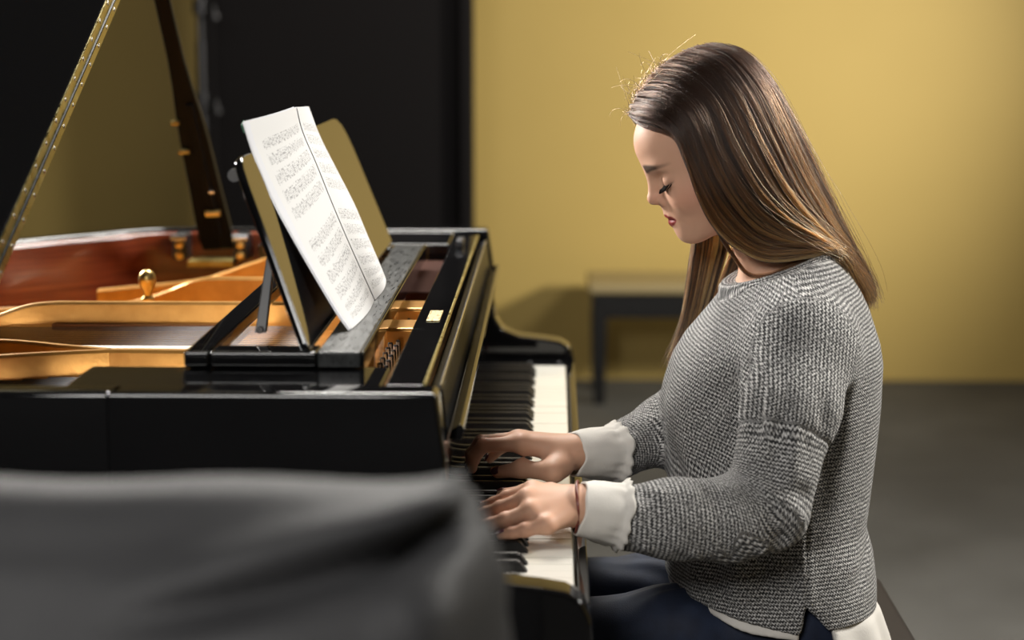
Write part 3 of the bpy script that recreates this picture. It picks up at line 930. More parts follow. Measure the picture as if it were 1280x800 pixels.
# ------------------------------------------------------------------ the person
class Field:
    """signed distance grid (numpy) that is turned into one continuous mesh by surface nets"""
    def __init__(self, xs, ys, zs):
        self.ax = [np.asarray(a, np.float32) for a in (xs, ys, zs)]
        self.F = np.full([len(a) for a in self.ax], 0.5, np.float32)

    def sub(self, lo, hi):
        sl, g = [], []
        for k in range(3):
            a = self.ax[k]
            i0 = max(0, int(np.searchsorted(a, lo[k])) - 1)
            i1 = min(len(a), int(np.searchsorted(a, hi[k])) + 1)
            sl.append(slice(i0, i1))
            sh = [1, 1, 1]; sh[k] = -1
            g.append(a[i0:i1].reshape(sh))
        return tuple(sl), g

    def add(self, fn, lo, hi, k=0.01):
        sl, g = self.sub([l - k - .008 for l in lo], [h + k + .008 for h in hi])
        a = self.F[sl]
        if a.size == 0: return
        d = fn(*g).astype(np.float32)
        if k > 0:
            h = np.maximum(k - np.abs(a - d), 0) / k
            self.F[sl] = np.minimum(a, d) - h * h * k * 0.25
        else:
            self.F[sl] = np.minimum(a, d)

    def cut(self, fn, lo, hi, k=0.006):
        sl, g = self.sub([l - k - .008 for l in lo], [h + k + .008 for h in hi])
        a = self.F[sl]
        if a.size == 0: return
        d = -fn(*g).astype(np.float32)
        if k > 0:
            h = np.maximum(k - np.abs(a - d), 0) / k
            self.F[sl] = np.maximum(a, d) + h * h * k * 0.25
        else:
            self.F[sl] = np.maximum(a, d)

    def cone(self, a, b, r1, r2, k=0.01, cut=False):
        a, b = np.array(a, float), np.array(b, float)
        ba = b - a
        L2 = float(ba @ ba) + 1e-12
        def fn(X, Y, Z):
            px, py, pz = X - a[0], Y - a[1], Z - a[2]
            t = np.clip((px * ba[0] + py * ba[1] + pz * ba[2]) / L2, 0, 1)
            return np.sqrt((px - t * ba[0]) ** 2 + (py - t * ba[1]) ** 2 + (pz - t * ba[2]) ** 2) - (r1 + (r2 - r1) * t)
        r = max(r1, r2)
        (self.cut if cut else self.add)(fn, np.minimum(a, b) - r, np.maximum(a, b) + r, k)

    def chain(self, P, R, k=0.008):
        for i in range(len(P) - 1):
            self.cone(P[i], P[i + 1], R[i], R[i + 1], k)

    def ell(self, c, R, axes=None, k=0.01, cut=False):
        c, R = np.array(c, float), np.array(R, float)
        A = np.eye(3) if axes is None else np.array(axes, float)
        def fn(X, Y, Z):
            px, py, pz = X - c[0], Y - c[1], Z - c[2]
            q = [(px * A[i][0] + py * A[i][1] + pz * A[i][2]) for i in range(3)]
            k0 = np.sqrt(sum((q[i] / R[i]) ** 2 for i in range(3)))
            k1 = np.sqrt(sum((q[i] / R[i] ** 2) ** 2 for i in range(3))) + 1e-9
            return k0 * (k0 - 1) / k1
        m = R.max()
        (self.cut if cut else self.add)(fn, c - m, c + m, k)

    def mesh(self, name):
        F = self.F
        I = F < 0
        n = F.shape
        c = np.zeros([s - 1 for s in n], np.int8)
        for i in (0, 1):
            for j in (0, 1):
                for k in (0, 1):
                    c += I[i:n[0] - 1 + i, j:n[1] - 1 + j, k:n[2] - 1 + k]
        cells = np.argwhere((c > 0) & (c < 8))
        idx = np.full(c.shape, -1, np.int32)
        idx[cells[:, 0], cells[:, 1], cells[:, 2]] = np.arange(len(cells), dtype=np.int32)
        cor = [(i, j, k) for i in (0, 1) for j in (0, 1) for k in (0, 1)]
        V = np.stack([F[cells[:, 0] + i, cells[:, 1] + j, cells[:, 2] + k] for i, j, k in cor], 1)
        pos = np.zeros((len(cells), 3)); cnt = np.zeros(len(cells))
        for a in range(8):
            for b_ in range(a + 1, 8):
                df = [abs(cor[a][q] - cor[b_][q]) for q in range(3)]
                if sum(df) != 1: continue
                va, vb = V[:, a], V[:, b_]
                mk = (va < 0) != (vb < 0)
                t_ = np.where(mk, va / np.where(mk, va - vb, 1), 0)
                p = np.array(cor[a], float)[None] + t_[:, None] * (np.array(cor[b_], float) - np.array(cor[a], float))[None]
                pos += p * mk[:, None]; cnt += mk
        pos /= cnt[:, None]
        W = np.zeros_like(pos)
        for q in range(3):
            ax = self.ax[q]
            i0 = cells[:, q]
            W[:, q] = ax[i0] + pos[:, q] * (ax[i0 + 1] - ax[i0])
        faces = []
        for q in range(3):
            r_, s_ = (q + 1) % 3, (q + 2) % 3
            sa = [slice(1, -1)] * 3; sa[q] = slice(0, -1)
            sb = [slice(1, -1)] * 3; sb[q] = slice(1, None)
            A, B = I[tuple(sa)], I[tuple(sb)]
            e = np.argwhere(A != B)
            if not len(e): continue
            flip = A[e[:, 0], e[:, 1], e[:, 2]]
            e = e + 1; e[:, q] -= 1
            def at_(dr, ds):
                g = e.copy(); g[:, r_] += dr; g[:, s_] += ds
                return idx[g[:, 0], g[:, 1], g[:, 2]]
            qd = np.stack([at_(-1, -1), at_(0, -1), at_(0, 0), at_(-1, 0)], 1)
            qd[~flip] = qd[~flip][:, ::-1]
            faces.append(qd)
        Q = np.concatenate(faces)
        Q = Q[(Q >= 0).all(1)]
        return W, Q


def to_mesh(name, W, Q, m, parent):
    me = bpy.data.meshes.new(name)
    me.vertices.add(len(W)); me.vertices.foreach_set('co', W.astype(np.float32).ravel())
    me.loops.add(len(Q) * 4); me.loops.foreach_set('vertex_index', Q.astype(np.int32).ravel())
    me.polygons.add(len(Q))
    me.polygons.foreach_set('loop_start', np.arange(0, len(Q) * 4, 4, dtype=np.int32))
    me.polygons.foreach_set('loop_total', np.full(len(Q), 4, np.int32))
    me.update(calc_edges=True)
    me.validate()
    return link(name, me, m, parent, smooth=True)


def vnormals(W, Q):
    n = np.cross(W[Q[:, 2]] - W[Q[:, 0]], W[Q[:, 3]] - W[Q[:, 1]])
    N = np.zeros_like(W)
    for k in range(4):
        for q in range(3):
            N[:, q] += np.bincount(Q[:, k], n[:, q], len(W))
    return N / (np.linalg.norm(N, axis=1, keepdims=True) + 1e-12)


def relax(W, Q, it=2, lam=0.5):
    for _ in range(it):
        S = np.zeros_like(W); c = np.zeros(len(W))
        for k in range(4):
            a, b_ = Q[:, k], Q[:, (k + 1) % 4]
            for q in range(3):
                S[:, q] += np.bincount(a, W[b_, q], len(W)) + np.bincount(b_, W[a, q], len(W))
            c += np.bincount(a, minlength=len(W)) + np.bincount(b_, minlength=len(W))
        W = W + lam * (S / np.maximum(c, 1)[:, None] - W)
    return W


def axis_(*segs):
    out = []
    for a, b_, s in segs:
        out += list(np.arange(a, b_ - 1e-6, s))
    return np.array(out + [segs[-1][1]])


PE = empty('person', (0.27, 2.2, 0.49), 'person with long brown hair in a grey knitted sweater, seated and playing the piano keys', 'person')

# -- skin materials
m = M['skin'] = mat('skin', (0.6, 0.36, 0.26), 0.55, spec=0.3)
t = NT(m)
at_ = t.n('ShaderNodeAttribute', attribute_name='tint')
t.l(at_.outputs['Color'], t.b.inputs['Base Color'])
t.b.inputs['Subsurface Weight'].default_value = 0.12
t.b.inputs['Subsurface Radius'].default_value = (0.012, 0.005, 0.003)
t.b.inputs['Subsurface Scale'].default_value = 0.5
t.bump(t.noise(t.coord('Object'), 700, 2), 0.04, 0.001)

# -- head frame: f forward, s towards the person's left, u up
HO = np.array([0.2122, 2.22, 1.1151])
pit, yaw = math.radians(27), math.radians(4)
hf = np.array([-math.cos(pit) * math.cos(yaw), -math.cos(pit) * math.sin(yaw), -math.sin(pit)])
hs = np.array([math.sin(yaw), -math.cos(yaw), 0.0])
hu = np.cross(hf, hs); hu = hu if hu[2] > 0 else -hu
HA = [hf, hs, hu]
hp = lambda f, s, u: HO + hf * f + hs * s + hu * u

B = Field(axis_((-0.13, 0.30, 0.0016), (0.30, 0.42, 0.005)), axis_((1.86, 2.32, 0.0016), (2.32, 2.46, 0.005)), axis_((0.50, 0.722, 0.007), (0.722, 0.812, 0.0015), (0.812, 0.975, 0.004), (0.975, 1.27, 0.0015)))
# torso, pelvis and arms under the clothes
B.ell((0.275, 2.205, 0.86), (0.085, 0.115, 0.13), k=0.03)
B.ell((0.285, 2.205, 0.68), (0.085, 0.105, 0.15), k=0.03)
B.ell((0.295, 2.205, 0.585), (0.085, 0.12, 0.07), k=0.03)
B.ell((0.286, 2.205, 0.955), (0.060, 0.085, 0.040), k=0.03)
B.cone((0.29, 2.11, 0.945), (0.285, 2.30, 0.945), 0.036, 0.036, 0.03)
B.chain([(0.285, 2.06, 0.925), (0.262, 2.005, 0.82), (0.245, 1.988, 0.748)], [0.036, 0.031, 0.026], 0.02)
B.chain([(0.245, 1.988, 0.748), (0.13, 1.955, 0.756), (0.034, 1.938, 0.767)], [0.026, 0.025, 0.018], 0.015)
B.chain([(0.285, 2.35, 0.925), (0.255, 2.375, 0.84), (0.235, 2.375, 0.785)], [0.036, 0.031, 0.026], 0.02)
B.chain([(0.235, 2.375, 0.785), (0.13, 2.25, 0.772), (0.036, 2.168, 0.771)], [0.026, 0.024, 0.017], 0.015)
# neck
B.cone((0.288, 2.205, 0.965), (0.250, 2.218, 1.075), 0.043, 0.041, 0.02)
B.cone((0.245, 2.165, 1.06), (0.243, 2.19, 0.985), 0.010, 0.008, 0.014)
# head
def E(c, R, k=0.012, cut=False): B.ell(hp(*c), R, HA, k, cut)
def K(a, b, r1, r2, k=0.01, cut=False): B.cone(hp(*a), hp(*b), r1, r2, k, cut)
E((-0.006, 0, 0.048), (0.087, 0.066, 0.080), 0.02)
E((0.034, 0, 0.068), (0.0505, 0.055, 0.042), 0.02)
E((0.028, 0, 0.015), (0.050, 0.055, 0.070), 0.02)
for s in (1, -1):
    K((0.000, s * 0.046, -0.026), (0.060, s * 0.014, -0.043), 0.016, 0.0155, 0.022)
    E((0.049, s * 0.033, -0.002), (0.026, 0.022, 0.023), 0.02)
    E((0.068, s * 0.020, 0.0475), (0.0135, 0.022, 0.0075), 0.014)
E((0.034, 0, -0.032), (0.046, 0.040, 0.026), 0.02)
E((0.053, 0, -0.016), (0.0305, 0.029, 0.026), 0.016)
E((0.0685, 0, -0.0465), (0.0145, 0.017, 0.0125), 0.014)
# eye sockets, lids
for s in (1, -1):
    E((0.090, s * 0.031, 0.029), (0.019, 0.017, 0.0105), 0.014, True)
    E((0.0615, s * 0.030, 0.0265), (0.0135, 0.0145, 0.0115), 0.005)
# nose
K((0.0785, 0, 0.040), (0.0895, 0, 0.0125), 0.0062, 0.0078, 0.010)
E((0.0900, 0, 0.0100), (0.0092, 0.0085, 0.0075), 0.006)
for s in (1, -1):
    E((0.0785, s * 0.0115, 0.0045), (0.0105, 0.0058, 0.0078), 0.005)
    E((0.0865, s * 0.0050, 0.0008), (0.0045, 0.0022, 0.0024), 0.003, True)
# philtrum, lips, mouth line
E((0.0800, 0, -0.0060), (0.0065, 0.010, 0.009), 0.010)
for s in (1, -1):
    B.chain([hp(0.0838, s * 0.003, -0.0150), hp(0.0815, s * 0.010, -0.0172), hp(0.0725, s * 0.0215, -0.0240)], [0.0050, 0.0046, 0.0025], 0.004)
    B.chain([hp(0.0822, s * 0.000, -0.0256), hp(0.0800, s * 0.009, -0.0255), hp(0.0722, s * 0.0205, -0.0255)], [0.0058, 0.0053, 0.0026], 0.004)
    B.chain([hp(0.0895, 0, -0.0205), hp(0.0850, s * 0.011, -0.0215), hp(0.0765, s * 0.0215, -0.0245)], [0.001] * 3, 0.0) if False else None
    K((0.0890, 0, -0.0206), (0.0852, s * 0.011, -0.0213), 0.0011, 0.0010, 0.003, True)
    K((0.0852, s * 0.011, -0.0213), (0.0765, s * 0.0215, -0.0243), 0.0010, 0.0008, 0.003, True)
    E((0.068, s * 0.0245, -0.0250), (0.006, 0.004, 0.004), 0.006, True)
# ears (under the hair)
for s in (1, -1):
    E((-0.008, s * 0.066, 0.020), (0.015, 0.006, 0.027), 0.006)
    E((-0.004, s * 0.072, 0.022), (0.007, 0.004, 0.014), 0.004, True)

# hands
FING = {
    'L': {
        'wrist': [(0.046, 1.930, 0.765), (0.046, 1.950, 0.768)],
        'thumb': [(0.020, 1.962, 0.765), (0.000, 2.000, 0.764), (-0.028, 2.030, 0.757), (-0.056, 2.052, 0.749)],
        'index': [(0.028, 1.952, 0.769), (-0.020, 1.952, 0.780), (-0.048, 1.966, 0.768), (-0.064, 1.979, 0.758), (-0.078, 1.990, 0.750)],
        'middle': [(0.030, 1.944, 0.769), (-0.026, 1.929, 0.777), (-0.055, 1.936, 0.764), (-0.072, 1.944, 0.756), (-0.088, 1.950, 0.750)],
        'ring': [(0.030, 1.936, 0.767), (-0.021, 1.908, 0.768), (-0.049, 1.906, 0.759), (-0.066, 1.909, 0.753), (-0.080, 1.911, 0.749)],
        'pinky': [(0.028, 1.929, 0.764), (-0.004, 1.891, 0.758), (-0.027, 1.890, 0.753), (-0.041, 1.891, 0.749), (-0.053, 1.892, 0.746)],
    },
    'R': {
        'wrist': [(0.040, 2.170, 0.771), (0.044, 2.182, 0.771)],
        'thumb': [(0.016, 2.154, 0.766), (0.004, 2.124, 0.759), (-0.036, 2.145, 0.757), (-0.065, 2.157, 0.750)],
        'index': [(0.028, 2.160, 0.775), (-0.036, 2.158, 0.786), (-0.082, 2.166, 0.782), (-0.0955, 2.172, 0.766), (-0.0975, 2.176, 0.750)],
        'middle': [(0.030, 2.168, 0.776), (-0.040, 2.177, 0.787), (-0.086, 2.187, 0.781), (-0.0985, 2.192, 0.765), (-0.1005, 2.195, 0.750)],
        'ring': [(0.030, 2.176, 0.774), (-0.034, 2.195, 0.782), (-0.077, 2.206, 0.776), (-0.092, 2.211, 0.762), (-0.096, 2.213, 0.750)],
        'pinky': [(0.030, 2.183, 0.772), (-0.022, 2.211, 0.775), (-0.055, 2.224, 0.769), (-0.070, 2.229, 0.758), (-0.077, 2.231, 0.749)],
    }}
for hnd in FING.values():
    for fn_, P in hnd.items():
        if fn_ == 'wrist':
            B.cone(P[0], P[1], 0.0175, 0.0165, 0.012)
        elif fn_ == 'thumb':
            B.chain(P, [0.0145, 0.0118, 0.0098, 0.0076], 0.009)
            mid = [(P[0][i] + P[1][i]) / 2 for i in range(3)]
            B.ell(mid, (0.018, 0.015, 0.012), k=0.012)
        else:
            s = 0.88 if fn_ == 'pinky' else 1.0
            B.cone(P[0], P[1], 0.0135, 0.0112 * s, 0.016)
            B.chain(P[1:], [0.0102 * s, 0.0086 * s, 0.0076 * s, 0.0066 * s], 0.0035)
            B.ell(P[1], (0.0106 * s,) * 3, k=0.006)
            B.ell(P[2], (0.0089 * s,) * 3, k=0.003)
BW, BQ = B.mesh('body')
del B
BW = relax(BW, BQ, 2, 0.45)
body = to_mesh('body', BW, BQ, M['skin'], PE)
# colour of the skin, the lips and the brows
L_ = (BW - HO) @ np.stack(HA, 1)
f_, s_, u_ = L_[:, 0], np.abs(L_[:, 1]), L_[:, 2]
head = (BW[:, 2] > 1.0) & (BW[:, 0] < 0.30)
col = np.tile(np.array([0.64, 0.37, 0.25]), (len(BW), 1))
def blend(w, c):
    global col
    w = np.clip(w, 0, 1)[:, None]
    col = col * (1 - w) + np.array(c)[None] * w
g2 = lambda x, c, w: np.exp(-((x - c) / w) ** 2)
blend(0.38 * g2(f_, 0.050, 0.024) * g2(s_, 0.046, 0.018) * g2(u_, 0.000, 0.018) * head, (0.62, 0.20, 0.13))
blend(0.25 * g2(f_, 0.092, 0.012) * g2(u_, 0.010, 0.010) * head, (0.60, 0.24, 0.17))
sm = lambda x, a, b_: np.clip((x - a) / (b_ - a), 0, 1)
mline = -0.0206 - 0.10 * np.maximum(s_ - 0.008, 0) ** 1.0 * 1.2 - 0.35 * np.maximum(s_ - 0.008, 0) * 0
upper = mline + 0.0085 * (1 - (s_ / 0.0245) ** 2) - 0.0012 * g2(s_, 0.0, 0.003)
lower = mline - 0.0105 * (1 - (s_ / 0.0240) ** 2)
lip = sm(upper - u_, -0.0006, 0.0006) * sm(u_ - lower, -0.0006, 0.0006) * sm(0.0236 - s_, 0, 0.002) * (f_ > 0.066) * head
blend(lip * 0.95, (0.24, 0.012, 0.016))
blend(0.75 * g2(u_, mline, 0.0009) * (s_ < 0.021) * (f_ > 0.066) * head, (0.10, 0.008, 0.010))
browc = 0.0485 + 0.0015 * np.sin((s_ - 0.010) / 0.034 * 3.14) - 0.05 * np.maximum(s_ - 0.034, 0)
browt = 0.0054 * np.clip(1.15 - (s_ - 0.012) / 0.045, 0.15, 1)
nz_ = 0.6 + 0.4 * np.sin(s_ * 2600 + u_ * 1800)
brow = sm(browt - np.abs(u_ - browc), -0.0012, 0.0012) * sm(s_, 0.006, 0.011) * sm(0.052 - s_, 0, 0.012) * (f_ > 0.02) * head
blend(brow * (0.82 + 0.15 * nz_), (0.018, 0.010, 0.007))
# eyelid crease and shadowed lash line, shade painted into the skin tint
lashu = 0.0215 + 10.0 * (s_ - 0.030) ** 2
lash = g2(u_, lashu, 0.0011) * sm(s_, 0.016, 0.020) * sm(0.0475 - s_, 0, 0.004) * (f_ > 0.035) * head
blend(lash * 0.9, (0.02, 0.012, 0.010))
lid = sm(u_ - lashu, 0, 0.001) * sm(lashu + 0.010 - u_, 0, 0.006) * sm(s_, 0.015, 0.020) * sm(0.049 - s_, 0, 0.006) * (f_ > 0.035) * head
blend(lid * 0.35, (0.33, 0.17, 0.115))
hand = (BW[:, 2] < 0.812) & (BW[:, 0] < 0.08)
kn = np.zeros(len(BW))
for hnd in FING.values():
    for fn_, P in hnd.items():
        if fn_ in ('wrist', 'thumb'): continue
        for q in (1, 2, 3):
            kn += np.exp(-((BW - np.array(P[q])) ** 2).sum(1) / 0.010 ** 2) * (0.5 if q == 1 else 0.8)
blend(0.35 * np.clip(kn, 0, 1) * hand, (0.62, 0.27, 0.19))
a = body.data.attributes.new('tint', 'FLOAT_COLOR', 'POINT')
a.data.foreach_set('color', np.concatenate([col, np.ones((len(col), 1))], 1).astype(np.float32).ravel())

# finger nails
M['nail'] = mat('dark_nail_polish', (0.085, 0.022, 0.034), 0.14, coat=0.6)
for hn, hnd in FING.items():
    for fn_, P in hnd.items():
        if fn_ == 'wrist': continue
        a_, b_v = Vector(P[-2]), Vector(P[-1])
        d = (b_v - a_).normalized()
        if fn_ == 'thumb':
            up = Vector((-0.1, -0.75, 0.65)) if hn == 'R' else Vector((0.0, 0.3, 0.95))
        else:
            up = Vector((-0.45, -0.1, 0.9)) if abs(d.z) < 0.75 else Vector((-1, -0.05, 0.25))
        up = (up - d * up.dot(d)).normalized()
        sd = d.cross(up)
        r_ = 0.0076 if fn_ == 'thumb' else (0.0058 if fn_ == 'pinky' else 0.0066)
        rows = []
        for i in range(9):
            w = i / 8
            c = b_v + d * (-0.0045 + w * 0.0115)
            half = r_ * 0.80 * math.sin(math.pi * min(1, 0.22 + w * 0.72)) ** 0.5
            rr = []
            for j in range(9):
                v_ = (j / 8 - 0.5) * 2
                an = v_ * half / r_
                rr.append(c + sd * math.sin(an) * r_ * 1.02 + up * (math.cos(an) * r_ * 1.04 - (0.0022 * w * w)))
            rows.append(rr)
        bb = MB(); bb.grid(rows)
        o = bb.build('fingernail', M['nail'], PE)
        so = o.modifiers.new('solid', 'SOLIDIFY'); so.thickness = 0.0009; so.offset = 1
        o.data.polygons.foreach_set('use_smooth', [True] * len(o.data.polygons))

# eyelashes: short curved hairs on both lids
bb = MB()
for s in (1, -1):
    for i in range(24):
        w = i / 23
        sl = 0.0190 + w * 0.0235
        uu = 0.0215 + 10.0 * (sl - 0.030) ** 2
        ff = 0.0765 - 17 * (sl - 0.028) ** 2 - (0.004 if sl > 0.040 else 0)
        ln = 0.0075 + 0.002 * math.sin(w * 3.1)
        pts = [hp(ff - 0.003, s * sl, uu + 0.0003), hp(ff + ln * 0.45, s * (sl + 0.0012 + (w - .4) * 0.002), uu - ln * 0.42), hp(ff + ln * 0.95, s * (sl + 0.003 + (w - .4) * 0.006), uu - ln * 0.45)]
        bb.tube(pts, [0.0006, 0.00045, 0.00015], 4)
bb.build('eyelashes', mat('lash', (0.006, 0.004, 0.003), 0.8, spec=0.05), PE)

# -- jeans and shoes
J = Field(axis_((-0.22, 0.46, 0.004)), axis_((1.98, 2.44, 0.004)), axis_((0.04, 0.72, 0.004)))
J.ell((0.305, 2.205, 0.575), (0.098, 0.128, 0.078), k=0.02)
for sy, yk, xk, xf, zk in ((-1, 2.115, -0.055, -0.02, 0.545), (1, 2.30, -0.065, -0.06, 0.545)):
    J.chain([(0.30, 2.205 + sy * 0.062, 0.556), (0.15, 2.205 + sy * 0.075, 0.551), (xk, yk, zk)], [0.066, 0.056, 0.048], 0.03)
    J.chain([(xk, yk, zk), (xk + .01, yk, 0.40), (xf, yk, 0.075)], [0.048, 0.047, 0.038], 0.02)
def jf(X, Y, Z): return (0.60 - Z) * 1.0
JW, JQ = J.mesh('jeans')
JW = relax(JW, JQ, 2)
jn = vnormals(JW, JQ)
dsp = 0.0022 * np.sin(JW[:, 0] * 90 + 14 * np.sin(JW[:, 1] * 22) + JW[:, 2] * 60) * np.exp(-((JW[:, 0] - 0.20) / 0.09) ** 2) + 0.0016 * np.sin(JW[:, 2] * 120 + JW[:, 1] * 60) * (JW[:, 2] < 0.45)
JW = JW + jn * dsp[:, None]
m = M['denim'] = mat('navy_denim', (0.010, 0.018, 0.045), 0.75)
t = NT(m)
g = t.noise(t.coord('Object'), 30, 4)
t.set('Base Color', t.ramp(g, [(0.3, (0.006, 0.011, 0.030)), (0.75, (0.014, 0.026, 0.062))]))
t.bump(t.noise(t.coord('Object', (900, 900, 300)), 1, 1), 0.3, 0.001)
to_mesh('jeans', JW, JQ, m, PE)
for yk, xf in ((2.115, -0.02), (2.30, -0.06)):
    S = Field(axis_((xf - 0.24, xf + 0.09, 0.004)), axis_((yk - 0.07, yk + 0.07, 0.004)), axis_((-0.01, 0.13, 0.004)))
    S.cone((xf + 0.02, yk, 0.040), (xf - 0.13, yk, 0.034), 0.036, 0.033, 0.02)
    S.cone((xf + 0.005, yk, 0.05), (xf, yk, 0.090), 0.038, 0.040, 0.02)
    S.ell((xf - 0.14, yk, 0.030), (0.062, 0.040, 0.028), k=0.02)
    S.cut(lambda X, Y, Z: Z - 0.003 + 0 * X + 0 * Y, (xf - .3, yk - .1, -.02), (xf + .1, yk + .1, .003), 0.0)
    W_, Q_ = S.mesh('shoe')
    to_mesh('shoe', relax(W_, Q_, 2), Q_, M['satin_black'], PE)

# -- blouse (hem under the sweater)
m = M['blouse'] = mat('off_white_blouse', (0.74, 0.71, 0.66), 0.8, spec=0.3)
t = NT(m)
t.bump(t.noise(t.coord('Object', (700, 700, 300)), 1, 1), 0.2, 0.001)


def loft_field(F, Kz, KX0, KX1, KB, cy, lo, hi, k=0.015, pw=2.3, ridge=None):
    def fn(X, Y, Z):
        x0 = np.interp(Z, Kz, KX0); x1 = np.interp(Z, Kz, KX1); b_ = np.interp(Z, Kz, KB)
        a_ = (x1 - x0) / 2; c_ = (x0 + x1) / 2
        q = (np.abs((X - c_) / a_) ** pw + np.abs((Y - cy) / b_) ** pw) ** (1 / pw)
        d = (q - 1) * np.minimum(a_, b_) * 0.9
        if ridge is not None:
            d = d - ridge(X, Y, Z)
        return d
    F.add(fn, lo, hi, k)


U = Field(axis_((0.11, 0.46, 0.003)), axis_((2.0, 2.42, 0.003)), axis_((0.4925, 0.66, 0.003)))
loft_field(U, [0.48, 0.53, 0.575, 0.60, 0.66], [0.118, 0.120, 0.133, 0.1490, 0.162], [0.432, 0.426, 0.413, 0.398, 0.385], [0.164, 0.160, 0.149, 0.138, 0.125], 2.205, (0.1, 1.98, 0.48), (0.47, 2.44, 0.67), 0.0, 2.3,
           lambda X, Y, Z: 0.004 * np.sin(np.arctan2(Y - 2.205, X - 0.28) * 14 + Z * 20) * np.clip((0.60 - Z) / 0.06, 0, 1))
# front panel ends just below the sweater, the back panel hangs to the seat
U.cut(lambda X, Y, Z: np.where(X < 0.318, Z - (0.601 - 0.235 * (X - 0.146) - 0.003 * np.sin(X * 60)), 0.05) + 0 * Y, (0.1, 1.98, 0.48), (0.32, 2.44, 0.66), 0.004)
U.cut(lambda X, Y, Z: Z - 0.496 + 0 * X + 0 * Y, (0.1, 1.98, 0.48), (0.47, 2.44, 0.496), 0.0)
U.cut(lambda X, Y, Z: np.maximum(np.maximum(0.297 - X, X - (0.336 + 0.25 * (0.58 - Z))), Y - 2.13), (0.28, 2.0, 0.49), (0.37, 2.13, 0.63), 0.003)
UW, UQ = U.mesh('blouse')
UW = relax(UW, UQ, 2)
to_mesh('blouse', UW, UQ, m, PE)

# -- sweater
SX = Field(axis_((0.05, 0.43, 0.003)), axis_((1.885, 2.46, 0.003)), axis_((0.54, 1.06, 0.003)))
KZ = [0.54, 0.58, 0.61, 0.65, 0.68, 0.73, 0.78, 0.83, 0.885, 0.91, 0.95, 0.99, 1.025, 1.06]
X0 = [.143, .1455, .146, .1465, .147, .148, .1455, .143, .152, .165, .198, .226, .250, .27]
X1 = [.413, .410, .409, .403, .394, .399, .4035, .407, .408, .4035, .390, .372, .354, .34]
BB = [.152, .151, .150, .148, .144, .142, .146, .152, .152, .150, .132, .098, .075, .06]
loft_field(SX, KZ, X0, X1, BB, 2.205, (0.13, 2.03, 0.53), (0.43, 2.38, 1.06), 0.0, 2.25)
# bust
SX.ell((0.204, 2.15, 0.826), (0.050, 0.055, 0.052), k=0.04)
SX.ell((0.204, 2.26, 0.826), (0.050, 0.055, 0.052), k=0.04)
# shoulders and arms
for sg, A_ in ((-1, [((0.298, 2.125, 0.962), .046), ((0.292, 2.070, 0.928), .062), ((0.272, 2.020, 0.862), .058), ((0.255, 1.992, 0.795), .046), ((0.247, 1.985, 0.752), .042)]),
               (1, [((0.298, 2.285, 0.962), .046), ((0.292, 2.340, 0.928), .062), ((0.270, 2.372, 0.865), .056), ((0.245, 2.380, 0.81), .046), ((0.232, 2.376, 0.786), .042)])):
    P, R = [a_[0] for a_ in A_], [a_[1] for a_ in A_]
    SX.cone(P[0], P[1], R[0], R[1], 0.04)
    SX.chain(P[1:], R[1:], 0.013)
SX.chain([(0.247, 1.985, 0.748), (0.20, 1.970, 0.743), (0.14, 1.955, 0.748), (0.082, 1.950, 0.7500)], [0.0425, 0.044, 0.042, 0.0365], 0.022)
SX.chain([(0.232, 2.376, 0.784), (0.15, 2.280, 0.778), (0.080, 2.206, 0.7635)], [0.042, 0.040, 0.035], 0.022)
# neck opening: a sloping plane with the collar band round it
nx, nz = -math.sin(math.radians(21.5)), math.cos(math.radians(21.5))
cpt = np.array([0.284, 2.205, 1.004])
SX.cut(lambda X, Y, Z: ((X - cpt[0]) * nx + (Z - cpt[2]) * nz) * -1 + 0 * Y if False else -(-( (X - cpt[0]) * nx + (Z - cpt[2]) * nz)) * -1 + 0 * Y, (0.15, 2.05, 0.96), (0.43, 2.36, 1.06), 0.004)
SX.ell(tuple(cpt + np.array([0.0, 0, 0.020])), (0.068, 0.066, 0.040), [(nz, 0, -nx), (0, 1, 0), (nx, 0, nz)], 0.006, True)
ring = []
for i in range(33):
    w = 2 * math.pi * i / 32
    e1 = np.array([nz, 0, -nx]); 
    ring.append(cpt + e1 * math.cos(w) * 0.0755 + np.array([0, 1, 0]) * math.sin(w) * 0.0735 + np.array([nx, 0, nz]) * -0.006)
for i in range(32):
    SX.cone(ring[i], ring[i + 1], 0.0085, 0.0085, 0.006)
# hem with the side slit
SX.cut(lambda X, Y, Z: np.where(X < 0.304, Z - (0.612 - 0.235 * (X - 0.146)), Z - 0.5795) + 0 * Y, (0.1, 1.9, 0.5), (0.45, 2.0 + 0.48, 0.66), 0.003) if False else None
SX.cut(lambda X, Y, Z: np.where(X < 0.304, Z - (0.612 - 0.235 * (X - 0.146)), Z - 0.5795) + 0 * Y, (0.1, 2.03, 0.5), (0.45, 2.39, 0.64), 0.0)
SX.cut(lambda X, Y, Z: np.maximum(np.maximum((0.3035 - 0.16 * (0.612 - Z)) - X, X - (0.305 + 0.85 * (0.612 - Z))), Z - 0.612) + np.maximum(Y - 2.10, 0), (0.25, 2.0, 0.5), (0.36, 2.12, 0.615), 0.0)
# sleeve ends are cut square
SX.cut(lambda X, Y, Z: X - 0.0765 + 0 * Y + 0 * Z, (0.03, 1.9, 0.7), (0.0765, 2.28, 0.83), 0.003)
SW, SQ = SX.mesh('sweater')
del SX
SW = relax(SW, SQ, 3)


def seg_dist(W, a, b_):
    a, b_ = np.array(a), np.array(b_)
    d = b_ - a
    t_ = np.clip(((W - a) @ d) / (d @ d), 0, 1)
    return np.linalg.norm(W - a - t_[:, None] * d, axis=1), t_


